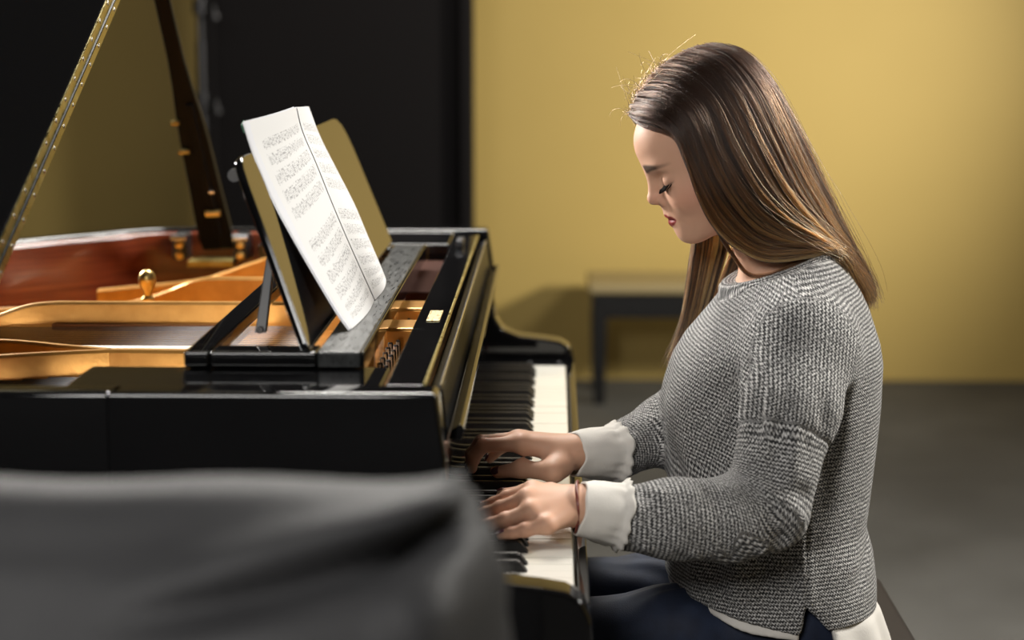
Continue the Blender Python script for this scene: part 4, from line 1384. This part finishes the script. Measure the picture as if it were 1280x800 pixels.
def fold(a, b_, w, dep):
    """raise (dep > 0) or press (dep < 0) a fold along a line"""
    global SW
    N = vnormals(SW, SQ)
    d, t_ = seg_dist(SW, a, b_)
    amp = 1.5 * dep * np.exp(-(d / w) ** 2) * np.sin(np.pi * np.clip(0.12 + 0.76 * t_, 0, 1))
    SW = SW + N * amp[:, None]


# folds: elbow bunching, sleeve creases, armpit, waist and front
for f in [((0.224, 2.035, 0.905), (0.212, 2.025, 0.80), 0.010, -0.007), ((0.238, 2.0, 0.90), (0.222, 1.985, 0.81), 0.009, 0.004), ((0.330, 2.045, 0.86), (0.300, 2.035, 0.76), 0.010, -0.006), ((0.215, 1.945, 0.775), (0.285, 1.945, 0.700), 0.008, -0.006), ((0.200, 1.945, 0.785), (0.245, 1.940, 0.700), 0.008, 0.005), ((0.225, 1.945, 0.800), (0.290, 1.95, 0.740), 0.009, 0.005),
          ((0.215, 1.95, 0.815), (0.285, 1.955, 0.775), 0.009, -0.005), ((0.175, 1.935, 0.785), (0.205, 1.935, 0.705), 0.010, -0.004), ((0.150, 1.93, 0.790), (0.185, 1.93, 0.715), 0.010, 0.004),
          ((0.100, 1.93, 0.790), (0.150, 1.925, 0.705), 0.008, -0.004), ((0.115, 1.93, 0.792), (0.170, 1.925, 0.703), 0.008, 0.004), ((0.092, 1.92, 0.785), (0.110, 1.92, 0.71), 0.006, 0.004),
          ((0.232, 1.97, 0.92), (0.228, 1.965, 0.84), 0.010, -0.007), ((0.247, 1.975, 0.94), (0.240, 1.96, 0.83), 0.010, 0.005), ((0.218, 2.03, 0.945), (0.215, 2.02, 0.85), 0.012, -0.007),
          ((0.305, 1.97, 0.90), (0.312, 1.96, 0.82), 0.012, -0.004), ((0.275, 1.96, 0.87), (0.262, 1.95, 0.77), 0.010, 0.004), ((0.255, 1.955, 0.85), (0.243, 1.95, 0.77), 0.009, -0.004),
          ((0.335, 2.06, 0.90), (0.325, 2.055, 0.72), 0.014, -0.006), ((0.36, 2.06, 0.88), (0.345, 2.055, 0.70), 0.012, 0.005), ((0.385, 2.09, 0.84), (0.36, 2.06, 0.66), 0.012, -0.005),
          ((0.300, 2.055, 0.70), (0.305, 2.052, 0.60), 0.012, 0.004), ((0.40, 2.13, 0.73), (0.36, 2.07, 0.64), 0.012, 0.005), ((0.41, 2.16, 0.69), (0.37, 2.08, 0.62), 0.010, -0.004),
          ((0.165, 2.11, 0.80), (0.170, 2.10, 0.62), 0.012, 0.006), ((0.185, 2.08, 0.80), (0.195, 2.075, 0.63), 0.012, -0.006), ((0.150, 2.14, 0.79), (0.152, 2.14, 0.64), 0.010, -0.004), ((0.21, 2.07, 0.76), (0.22, 2.06, 0.61), 0.012, 0.005),
          ((0.175, 2.09, 0.82), (0.215, 2.06, 0.90), 0.012, -0.005), ((0.195, 2.07, 0.79), (0.235, 2.05, 0.87), 0.012, -0.005), ((0.25, 2.055, 0.70), (0.255, 2.05, 0.60), 0.011, -0.004),
          ((0.10, 2.20, 0.80), (0.12, 2.22, 0.735), 0.008, -0.003), ((0.13, 2.22, 0.81), (0.15, 2.25, 0.745), 0.009, 0.004)]:
    fold(*f)
NRM = vnormals(SW, SQ)
# which part of the garment: left sleeve, right sleeve, torso; a dropped shoulder seam divides them
aL = np.array([[0.292, 2.070, 0.928], [0.272, 2.020, 0.862], [0.255, 1.992, 0.795], [0.247, 1.985, 0.750], [0.14, 1.955, 0.748], [0.078, 1.950, 0.750]])
aR = np.array([[0.292, 2.340, 0.928], [0.270, 2.372, 0.865], [0.245, 2.380, 0.81], [0.232, 2.376, 0.785], [0.15, 2.280, 0.778], [0.078, 2.204, 0.7635]])
rad = np.array([.062, .058, .047, .043, .042, .036])


def along(W, A):
    best = np.full(len(W), 9.0); S_a = np.zeros(len(W)); TH = np.zeros(len(W)); acc = 0.0; ws = np.zeros(len(W)); D_ = []
    for i in range(len(A) - 1):
        D_.append(seg_dist(W, A[i], A[i + 1])[0] - (rad[i] + rad[i + 1]) / 2)
    Dm = np.min(D_, axis=0)
    for i in range(len(A) - 1):
        d, t_ = seg_dist(W, A[i], A[i + 1])
        L = np.linalg.norm(A[i + 1] - A[i])
        dd = d - (rad[i] + (rad[i + 1] - rad[i]) * t_)
        ax = (A[i + 1] - A[i]) / L
        e1 = np.cross(ax, [0, 1, 0]); e1 /= np.linalg.norm(e1); e2 = np.cross(ax, e1)
        v_ = W - A[i]
        th = np.arctan2(v_ @ e2, v_ @ e1)
        mk = dd < best
        best = np.where(mk, dd, best); TH = np.where(mk, th, TH)
        wq = np.exp(-((D_[i] - Dm) / 0.010)) ; tu = np.clip(v_ @ ax, -0.05, L + 0.05)
        S_a += wq * (acc + tu); ws += wq
        acc += L
    return best, S_a / ws, TH


bL, sL, tL = along(SW, aL)
bR, sR, tR = along(SW, aR)
seamL, seamR = 0.120, 0.120
isL = (bL < 0.009) & (SW[:, 1] < 2.075) & ((SW[:, 2] < 0.90) | (SW[:, 1] < 2.04)) & ((SW[:, 1] < 2.035) | (sL < 0.05))
isR = (bR < 0.009) & (SW[:, 1] > 2.335) | (bR < 0.009) & (sR > 0.16) & (SW[:, 0] < 0.145)
slL = isL & (sL > seamL); slR = isR & (sR > seamR)
capL = isL & ~slL; capR = isR & ~slR
x_, y_, z_ = SW[:, 0], SW[:, 1], SW[:, 2]
V_ = z_ + 0.42 * (x_ - 0.28) * np.clip((z_ - 0.66) / 0.12, 0, 1) * np.where(x_ < 0.285, 1, -0.25)
U_ = np.arctan2(y_ - 2.205, x_ - 0.28) * 0.15
V_ = np.where(slL, sL + 0.3, np.where(slR, sR + 0.3, V_)); U_ = np.where(slL, tL * 0.043, np.where(slR, tR * 0.043, U_))
cap = capL | capR
V_ = np.where(cap, x_ - 0.10 * z_, V_); U_ = np.where(cap, z_, U_)
# collar band: rows run round the neck
rc = SW - cpt
h_n = rc @ np.array([nx, 0, nz]); q1 = rc @ np.array([nz, 0, -nx]); q2 = rc[:, 1]
rr_ = np.sqrt((q1 / 0.0755) ** 2 + (q2 / 0.0735) ** 2)
col_b = (h_n > -0.022) & (rr_ < 1.22)
V_ = np.where(col_b, h_n * 0.5 + rr_ * 0.075, V_); U_ = np.where(col_b, np.arctan2(q2, q1) * 0.075, U_)
# seams pressed in
seam = np.exp(-((sL - seamL) / 0.0022) ** 2) * isL + np.exp(-((sR - seamR) / 0.0022) ** 2) * isR
seam += np.exp(-((sL - 0.29) / 0.002) ** 2) * isL * (x_ < 0.12)
side = np.exp(-((x_ - 0.304) / 0.002) ** 2) * (z_ < 0.72) * (y_ < 2.12)
cut_b = np.exp(-((rr_ - 1.20) / 0.022) ** 2) * (h_n > -0.03) * (h_n < 0.0)
SW = SW - NRM * (0.0022 * (seam + side * 0.8 + cut_b * 0.7))[:, None]
sw = to_mesh('sweater', SW, SQ, None, PE)
a = sw.data.attributes.new('knit', 'FLOAT_VECTOR', 'POINT')
a.data.foreach_set('vector', np.stack([U_, V_, np.zeros(len(U_))], 1).astype(np.float32).ravel())
m = M['knit'] = mat('grey_melange_knit', (0.4, 0.4, 0.4), 0.85, spec=0.25)
t = NT(m)
at_ = t.n('ShaderNodeAttribute', attribute_name='knit')
sx = t.n('ShaderNodeSeparateXYZ'); t.l(at_.outputs['Vector'], sx.inputs[0])
wob = t.noise(at_.outputs['Vector'], 60, 2)
ROW, ST = 0.0047, 0.0038
vv = t.math('ADD', t.math('MULTIPLY', sx.outputs[1], 2 * math.pi / ROW), t.math('MULTIPLY', wob, 1.6))
uu = t.math('MULTIPLY', sx.outputs[0], 2 * math.pi / ST)
sn = t.math('SINE', t.math('ADD', vv, t.math('MULTIPLY', t.math('SINE', t.math('ADD', uu, t.math('MULTIPLY', vv, 0.5))), 1.1)))
row = t.math('ADD', t.math('MULTIPLY', sn, 0.5), 0.5)
mp = t.n('ShaderNodeMapping'); mp.inputs['Scale'].default_value = (420, 300, 1)
t.l(at_.outputs['Vector'], mp.inputs[0])
fleck = t.noise(mp.outputs[0], 1.0, 2, 0.7)
big = t.noise(at_.outputs['Vector'], 24, 3)
fac = t.math('ADD', t.math('MULTIPLY', row, 0.58), t.math('MULTIPLY', t.math('SUBTRACT', fleck, 0.46), 2.3), clamp=True)
colr = t.ramp(fac, [(0.12, (0.026, 0.026, 0.028)), (0.43, (0.26, 0.256, 0.25)), (0.84, (0.84, 0.825, 0.81))])
t.set('Base Color', t.mix(t.rng(big, 0.3, 0.7, 0.0, 0.30), colr, t.mix(0.5, colr, (0.09, 0.088, 0.086))))
t.bump(t.math('ADD', row, t.math('MULTIPLY', fleck, 0.6)), 0.55, 0.0022)
t.b.inputs['Sheen Weight'].default_value = 0.15
sw.data.materials.append(m)

# -- blouse cuffs
def cuff(name, A, Bc, ra, rb, ruff):
    A, Bc = Vector(A), Vector(Bc)
    ax = (Bc - A).normalized()
    e1 = Vector((0, 0, 1)); e1 = (e1 - ax * e1.dot(ax)).normalized(); e2 = ax.cross(e1)
    rows = []
    prof_ = [(0.0, 0.94), (0.02, 1.0), (0.05, 1.0), (0.25, 1.03), (0.5, 1.05), (0.75, 1.03), (0.88, 1.0), (0.95, 1.06), (1.0, 1.14), (1.06, 1.16)]
    for i, (s, k) in enumerate(prof_):
        rr = []
        for j in range(72):
            w = 2 * math.pi * j / 72
            rz, ry = ra[0] + (rb[0] - ra[0]) * s, ra[1] + (rb[1] - ra[1]) * s
            wv = ruff * max(0, s - 0.55) / 0.45 * math.sin(w * 13 + 2 * math.sin(w * 3)) + 0.0010 * math.sin(w * 5 + s * 9)
            c = A.lerp(Bc, s) + ax * (wv * 0.7)
            rr.append(c + e1 * math.cos(w) * (rz * k + wv) + e2 * math.sin(w) * (ry * k + wv))
        rows.append(rr)
    bb = MB(); bb.grid(rows, close_u=True)
    o = bb.build(name, M['blouse'], PE)
    so = o.modifiers.new('solid', 'SOLIDIFY'); so.thickness = 0.0012; so.offset = 0
    o.data.polygons.foreach_set('use_smooth', [True] * len(o.data.polygons))
    return o


cuff('blouse_cuff', (0.0315, 1.939, 0.7645), (0.0785, 1.948, 0.7535), (0.0295, 0.031), (0.035, 0.035), 0.0012)
cuff('blouse_cuff', (0.0260, 2.168, 0.771), (0.0790, 2.203, 0.7640), (0.0265, 0.030), (0.0335, 0.0335), 0.0012)
# bracelet on the left wrist
bb = MB(); bb.tube([(0.0295 + 0.001 * math.sin(3 * w), 1.939 + 0.0292 * math.sin(w), 0.7655 + 0.0285 * math.cos(w)) for w in [2 * math.pi * i / 40 for i in range(40)]], 0.0017, 8, closed=True)
o = bb.build('bracelet', mat('red_brown_cord', (0.16, 0.03, 0.018), 0.45), PE, smooth=True)
o['label'] = 'thin red-brown bracelet'
HG = {
    'G0': [(0.0980, 2.2120, 1.1830), (0.1056, 2.1860, 1.1794), (0.1244, 2.1600, 1.1751), (0.1447, 2.1470, 1.1635), (0.1590, 2.1420, 1.1326), (0.1739, 2.1420, 1.0927), (0.1918, 2.1440, 1.0591), (0.2163, 2.1460, 1.0339), (0.2577, 2.1450, 1.0139), (0.3020, 2.1420, 1.0192), (0.3300, 2.1400, 1.0272), (0.3466, 2.1420, 1.0232), (0.3638, 2.1600, 0.9947)],
    'G1': [(0.1012, 2.2200, 1.1982), (0.1214, 2.1780, 1.1942), (0.1485, 2.1500, 1.1766), (0.1675, 2.1420, 1.1355), (0.1888, 2.1380, 1.0902), (0.2153, 2.1400, 1.0548), (0.2540, 2.1410, 1.0288), (0.3012, 2.1380, 1.0293), (0.3347, 2.1400, 1.0292), (0.3539, 2.1500, 1.0145), (0.3715, 2.1700, 0.9865)],
    'G2': [(0.1107, 2.2200, 1.2157), (0.1394, 2.1780, 1.2133), (0.1692, 2.1500, 1.1889), (0.1919, 2.1400, 1.1356), (0.2169, 2.1350, 1.0906), (0.2480, 2.1360, 1.0572), (0.2864, 2.1360, 1.0410), (0.3251, 2.1400, 1.0330), (0.3548, 2.1550, 1.0119), (0.3764, 2.1750, 0.9800)],
    'G3': [(0.1290, 2.2200, 1.2389), (0.1616, 2.1850, 1.2321), (0.1952, 2.1580, 1.2008), (0.2201, 2.1400, 1.1451), (0.2469, 2.1340, 1.0983), (0.2810, 2.1360, 1.0649), (0.3153, 2.1400, 1.0435), (0.3463, 2.1520, 1.0219), (0.3692, 2.1700, 0.9963), (0.3851, 2.1850, 0.9726)],
    'G4': [(0.1560, 2.2200, 1.2583), (0.1922, 2.1870, 1.2473), (0.2239, 2.1620, 1.2120), (0.2498, 2.1460, 1.1590), (0.2780, 2.1420, 1.1053), (0.3060, 2.1460, 1.0687), (0.3347, 2.1540, 1.0390), (0.3582, 2.1650, 1.0135), (0.3769, 2.1800, 0.9901), (0.3899, 2.1950, 0.9672)],
    'G5': [(0.1869, 2.2200, 1.2689), (0.2195, 2.1940, 1.2567), (0.2487, 2.1740, 1.2240), (0.2751, 2.1620, 1.1723), (0.3020, 2.1600, 1.1153), (0.3276, 2.1640, 1.0717), (0.3506, 2.1700, 1.0372), (0.3708, 2.1820, 1.0084), (0.3830, 2.1920, 0.9855), (0.3938, 2.2050, 0.9618)],
    'G6': [(0.2093, 2.2200, 1.2679), (0.2374, 2.2080, 1.2546), (0.2661, 2.2000, 1.2232), (0.2935, 2.1940, 1.1754), (0.3208, 2.1920, 1.1175), (0.3448, 2.1940, 1.0687), (0.3650, 2.1980, 1.0320), (0.3806, 2.2040, 1.0017), (0.3901, 2.2100, 0.9810), (0.3968, 2.2160, 0.9581)],
    'H0': [(0.0988, 2.2280, 1.1822), (0.1097, 2.2500, 1.1732), (0.1334, 2.2780, 1.1558), (0.1549, 2.2920, 1.1246), (0.1721, 2.2960, 1.0785), (0.1810, 2.2960, 1.0323), (0.1774, 2.2940, 0.9913), (0.1709, 2.2920, 0.9397), (0.1621, 2.2880, 0.8934), (0.1541, 2.2840, 0.8595)],
    'H1': [(0.1012, 2.2200, 1.1982), (0.1320, 2.2600, 1.1846), (0.1678, 2.2920, 1.1449), (0.1907, 2.3000, 1.0833), (0.1998, 2.3000, 1.0319), (0.1942, 2.2980, 0.9857), (0.1844, 2.2930, 0.9344), (0.1724, 2.2880, 0.8934), (0.1592, 2.2840, 0.8627)],
    'H2': [(0.1107, 2.2200, 1.2157), (0.1501, 2.2650, 1.1983), (0.1916, 2.2980, 1.1445), (0.2137, 2.3050, 1.0777), (0.2186, 2.3030, 1.0265), (0.2089, 2.3000, 0.9803), (0.1968, 2.2940, 0.9343), (0.1827, 2.2900, 0.8984), (0.1665, 2.2860, 0.8655)],
    'H3': [(0.1290, 2.2200, 1.2389), (0.1747, 2.2650, 1.2162), (0.2187, 2.2980, 1.1597), (0.2412, 2.3050, 1.0829), (0.2390, 2.3030, 1.0265), (0.2253, 2.3000, 0.9803), (0.2093, 2.2960, 0.9392), (0.1930, 2.2920, 0.9064), (0.1747, 2.2880, 0.8778)],
    'H4': [(0.1560, 2.2200, 1.2583), (0.2018, 2.2600, 1.2361), (0.2478, 2.2900, 1.1753), (0.2679, 2.3000, 1.0936), (0.2592, 2.3000, 1.0269), (0.2424, 2.2980, 0.9858), (0.2223, 2.2940, 0.9479), (0.2022, 2.2920, 0.9138), (0.1829, 2.2900, 0.8858)],
    'H5': [(0.1869, 2.2200, 1.2689), (0.2327, 2.2550, 1.2460), (0.2708, 2.2750, 1.1960), (0.2989, 2.2860, 1.1253), (0.3012, 2.2900, 1.0538), (0.2878, 2.2950, 1.0018), (0.2582, 2.2980, 0.9682), (0.2279, 2.2980, 0.9411), (0.2025, 2.2960, 0.9163)],
    'N0': [(0.1826, 2.1540, 1.0868), (0.2009, 2.1580, 1.0479), (0.2211, 2.1620, 1.0164), (0.2388, 2.1620, 0.9960), (0.2634, 2.1580, 0.9957), (0.2890, 2.1500, 1.0075), (0.3118, 2.1440, 1.0180), (0.3351, 2.1420, 1.0270)],
}

# -- hair: a solid shell that follows the head, and loose strands over it
def resample(P, n):
    P = np.array([tuple(p) for p in catmull(P, 8)])
    d = np.r_[0, np.cumsum(np.linalg.norm(np.diff(P, axis=0), axis=1))]
    q = np.linspace(0, d[-1], n)
    return np.stack([np.interp(q, d, P[:, k]) for k in range(3)], 1)


NT_ = 30
mir = lambda P: [(p[0], 2 * 2.22 - p[1], p[2]) for p in P]
LEFT = [resample(HG[k], NT_) for k in ('G0', 'G1', 'G2', 'G3', 'G4', 'G5', 'G6')] + [resample(mir(HG[k]), NT_) for k in ('G6', 'G5', 'G4', 'G3')]
RIGHT = [resample(HG[k], NT_) for k in ('H0', 'H1', 'H2', 'H3', 'H4', 'H5')]
LEFT, RIGHT = np.array(LEFT), np.array(RIGHT)


def across_guides(Gd, v):
    """Catmull-Rom between guides; v in guide units (array) -> (n, NT_, 3)"""
    n = len(Gd)
    i = np.clip(np.floor(v).astype(int), 0, n - 2)
    s = (v - i)[:, None, None]
    p0, p1, p2, p3 = Gd[np.clip(i - 1, 0, n - 1)], Gd[i], Gd[i + 1], Gd[np.clip(i + 2, 0, n - 1)]
    return 0.5 * (2 * p1 + (p2 - p0) * s + (2 * p0 - 5 * p1 + 4 * p2 - p3) * s * s + (3 * p1 - p0 - 3 * p2 + p3) * s ** 3)


m = M['hair_shell'] = mat('dark_brown_hair_mass', (0.020, 0.012, 0.008), 0.5, spec=0.35)
t = NT(m)
at_ = t.n('ShaderNodeAttribute', attribute_name='along')
sx = t.n('ShaderNodeSeparateXYZ'); t.l(at_.outputs['Vector'], sx.inputs[0])
mp = t.n('ShaderNodeMapping'); mp.inputs['Scale'].default_value = (1.5, 26, 1); t.l(at_.outputs['Vector'], mp.inputs[0])
sn = t.noise(mp.outputs[0], 1.0, 3, 0.6)
k_ = t.math('MULTIPLY', t.rng(sx.outputs[0], 0.25, 0.9, 0.0, 1.0), t.rng(sn, 0.35, 0.7, 0.2, 1.0))
t.set('Base Color', t.mix(k_, (0.016, 0.010, 0.007), (0.085, 0.042, 0.018)))
t.bump(sn, 0.5, 0.003)

center = np.array([0.225, 2.22, 1.13])
hair_parts = []
for nm, Gd, inset in (('hair', LEFT, 0.007), ('hair_front_lock', RIGHT, 0.006)):
    vq = np.linspace(0, len(Gd) - 1, (len(Gd) - 1) * 9 + 1)
    Pq = across_guides(Gd, vq)
    n_v = len(vq)
    # surface normal of the sheet, pointing away from the head's centre line
    du = np.gradient(Pq, axis=0); dv = np.gradient(Pq, axis=1)
    Nq = np.cross(du, dv); Nq /= np.linalg.norm(Nq, axis=2, keepdims=True) + 1e-9
    sg = np.sign((Nq * (Pq - center)).sum(2).mean())
    Nq *= sg
    bb = MB()
    Pi = Pq - Nq * inset * np.clip(np.linspace(0, 1, NT_) * 6 + 0.3, 0, 1)[None, :, None]
    if nm == 'hair_front_lock':
        cut_n = 17
    else:
        cut_n = NT_ - 1
    bb.grid([[tuple(p) for p in Pi[i, :cut_n]] for i in range(n_v)])
    me = bpy.data.meshes.new(nm)
    me.from_pydata(bb.v, [], bb.f)
    o = link(nm, me, m, PE, smooth=True)
    at_a = me.attributes.new('along', 'FLOAT_VECTOR', 'POINT')
    vv_ = np.array([(j / (NT_ - 1), vq[i], 0) for i in range(n_v) for j in range(cut_n)], np.float32)
    at_a.data.foreach_set('vector', vv_.ravel())
    so = o.modifiers.new('solid', 'SOLIDIFY'); so.thickness = 0.003; so.offset = 0
    hair_parts.append((o, Gd, vq, Pq, Nq))

# strand material: dark at the root, golden brown towards the tips, streaks from strand to strand
m = bpy.data.materials.new('hair_strands'); m.use_nodes = True
nt = m.node_tree
for n_ in list(nt.nodes): nt.nodes.remove(n_)
outn = nt.nodes.new('ShaderNodeOutputMaterial')
hb = nt.nodes.new('ShaderNodeBsdfHairPrincipled')
hb.parametrization = 'COLOR'
hb.inputs['Roughness'].default_value = 0.28
hb.inputs['Radial Roughness'].default_value = 0.45
hb.inputs['Coat'].default_value = 0.0
hb.inputs['IOR'].default_value = 1.42
hb.inputs['Random Roughness'].default_value = 0.2
nt.links.new(hb.outputs[0], outn.inputs[0])
hi = nt.nodes.new('ShaderNodeHairInfo')
ta = nt.nodes.new('ShaderNodeAttribute'); ta.attribute_name = 'gold'
mr = nt.nodes.new('ShaderNodeMapRange')
for i_, v_ in ((1, 0.22), (2, 0.72), (3, 0.0), (4, 1.0)): mr.inputs[i_].default_value = v_
nt.links.new(hi.outputs['Intercept'], mr.inputs[0])
mu = nt.nodes.new('ShaderNodeMath'); mu.operation = 'MULTIPLY'; mu.use_clamp = True
nt.links.new(mr.outputs[0], mu.inputs[0]); nt.links.new(ta.outputs['Fac'], mu.inputs[1])
cr = nt.nodes.new('ShaderNodeValToRGB')
el = cr.color_ramp.elements
el[0].position, el[0].color = 0.0, (0.020, 0.0105, 0.007, 1)
el[1].position, el[1].color = 1.0, (0.46, 0.225, 0.075, 1)
e_ = el.new(0.45); e_.color = (0.15, 0.062, 0.021, 1)
nt.links.new(mu.outputs[0], cr.inputs[0]); nt.links.new(cr.outputs[0], hb.inputs['Color'])
M['strands'] = m


def strands(name, groups, parent, r_root=0.00026, r_tip=0.00014):
    """groups: list of (n, NT_, 3) arrays with per-strand gold values"""
    P = np.concatenate([g_[0] for g_ in groups]); gold = np.concatenate([g_[1] for g_ in groups])
    n, k, _ = P.shape
    cu = bpy.data.hair_curves.new(name)
    cu.add_curves([k] * n)
    pos = P - np.array(parent_world(parent))
    cu.attributes['position'].data.foreach_set('vector', pos.astype(np.float32).ravel())
    ra = cu.attributes.get('radius') or cu.attributes.new('radius', 'FLOAT', 'POINT')
    ra.data.foreach_set('value', np.tile(np.linspace(r_root, r_tip, k), n).astype(np.float32))
    ga = cu.attributes.new('gold', 'FLOAT', 'CURVE')
    ga.data.foreach_set('value', gold.astype(np.float32))
    cu.materials.append(M['strands'])
    o = bpy.data.objects.new(name, cu)
    COL.objects.link(o)
    o.parent = parent
    o['kind'] = 'stuff'
    return o


tt = np.linspace(0, 1, NT_)
for (o, Gd, vq, Pq, Nq), cnt, nclump, lo, hi_ in ((hair_parts[0], 11000, 170, 0.0, 10.0), (hair_parts[1], 4200, 60, 0.0, 5.0)):
    vmax = len(Gd) - 1
    def sample(v, depth):
        base = across_guides(Gd, v)
        ii = np.clip((v / vmax * (len(vq) - 1)).round().astype(int), 0, len(vq) - 1)
        return base + Nq[ii] * depth[:, None, None]
    w_v = nr.random(cnt) ** (1.25 if vmax > 6 else 1.0)
    v = w_v * vmax
    cl_v = np.sort(nr.random(nclump)) * vmax
    cl = np.abs(v[:, None] - cl_v[None]).argmin(1)
    cl_depth = nr.normal(-0.0005, 0.0034, nclump)
    cl_gold = np.clip(nr.normal(0.42, 0.42, nclump), 0.0, 1.2)
    dep = nr.normal(-0.001, 0.0018, cnt)
    own = sample(v, dep)
    vc = np.clip(cl_v[cl] + nr.normal(0, 0.012, cnt), 0, vmax)
    clp = sample(vc, cl_depth[cl] + dep * 0.6)
    wgt = (0.55 * np.clip((tt - 0.06) / 0.5, 0, 1))[None, :, None]
    S = own * (1 - wgt) + clp * wgt
    # short uneven lift near the parting at the front of the head
    fr0 = np.exp(-(v / 1.6) ** 2)[:, None, None] * np.exp(-((tt - 0.10) / 0.12) ** 2)[None, :, None]
    S = S + fr0 * (nr.normal(0, 0.0032, (nclump, 1, 3))[cl] + nr.normal(0, 0.0007, (cnt, 1, 3)))
    # small waviness and frayed ends
    ph = nr.random((cnt, 1, 3)) * 6.28
    S = S + 0.0009 * np.sin(tt[None, :, None] * (7 + 5 * nr.random((cnt, 1, 1))) + ph) * np.clip(tt * 4, 0, 1)[None, :, None]
    S = S + nr.normal(0, 0.0045, (cnt, 1, 3)) * (np.clip((tt - 0.72) / 0.28, 0, 1) ** 2)[None, :, None] * np.array([1, 1, 1.6])
    ln = 1 - 0.16 * nr.random(cnt) ** 2
    # shorten strands a little so the ends thin out
    q = tt[None, :] * ln[:, None] * (NT_ - 1)
    i0 = np.clip(np.floor(q).astype(int), 0, NT_ - 2); fr_ = (q - i0)[..., None]
    rows = np.arange(cnt)[:, None]
    S = S[rows, i0] * (1 - fr_) + S[rows, i0 + 1] * fr_
    gold = np.clip(cl_gold[cl] * (0.75 + 0.5 * nr.random(cnt)), 0, 1.2)
    groups = [(S, gold)]
    if vmax > 6:
        # fly-aways at the parting and crown, and wisps along the back
        k = 230
        fv = nr.random(k) * 3.4
        fb_ = across_guides(LEFT, fv)[:, :1]
        curl = np.cumsum(nr.normal(0, 1, (k, NT_, 3)), axis=1)
        kern = np.ones(5) / 5
        dirs = np.array([-0.45, -0.1, 0.75])[None, None] + nr.normal(0, 0.45, (k, 1, 3))
        L_f = (0.006 + 0.030 * nr.random((k, 1, 1)) ** 2)
        sw_ = tt[None, :, None]
        bend = nr.normal(0, 0.6, (k, 1, 3)); bend[..., 0] += 1.0; bend[..., 2] -= 0.6
        F_ = fb_ + L_f * (dirs * sw_ + bend * sw_ ** 2 * 0.9)
        groups.append((F_, np.full(k, 0.3)))
        k = 260
        fv = 1.0 + nr.random(k) * 6
        Wv = across_guides(LEFT, fv) + nr.normal(0, 0.006, (k, 1, 3)) * np.clip(tt * 1.6, 0, 1)[None, :, None] + 0.0035 * np.sin(tt[None, :, None] * 5 + nr.random((k, 1, 3)) * 6)
        groups.append((Wv, np.clip(nr.normal(0.5, 0.3, k), 0, 1)))
        # the loose lock that loops round the neck
        k = 90
        Lk = resample(HG['N0'], NT_)[None] + nr.normal(0, 0.0011, (k, 1, 3)) + 0.0006 * np.sin(tt[None, :, None] * 6 + nr.random((k, 1, 3)) * 6)
        groups.append((Lk, np.clip(nr.normal(0.5, 0.2, k), 0, 1)))
    strands('hair_strands', groups, o)
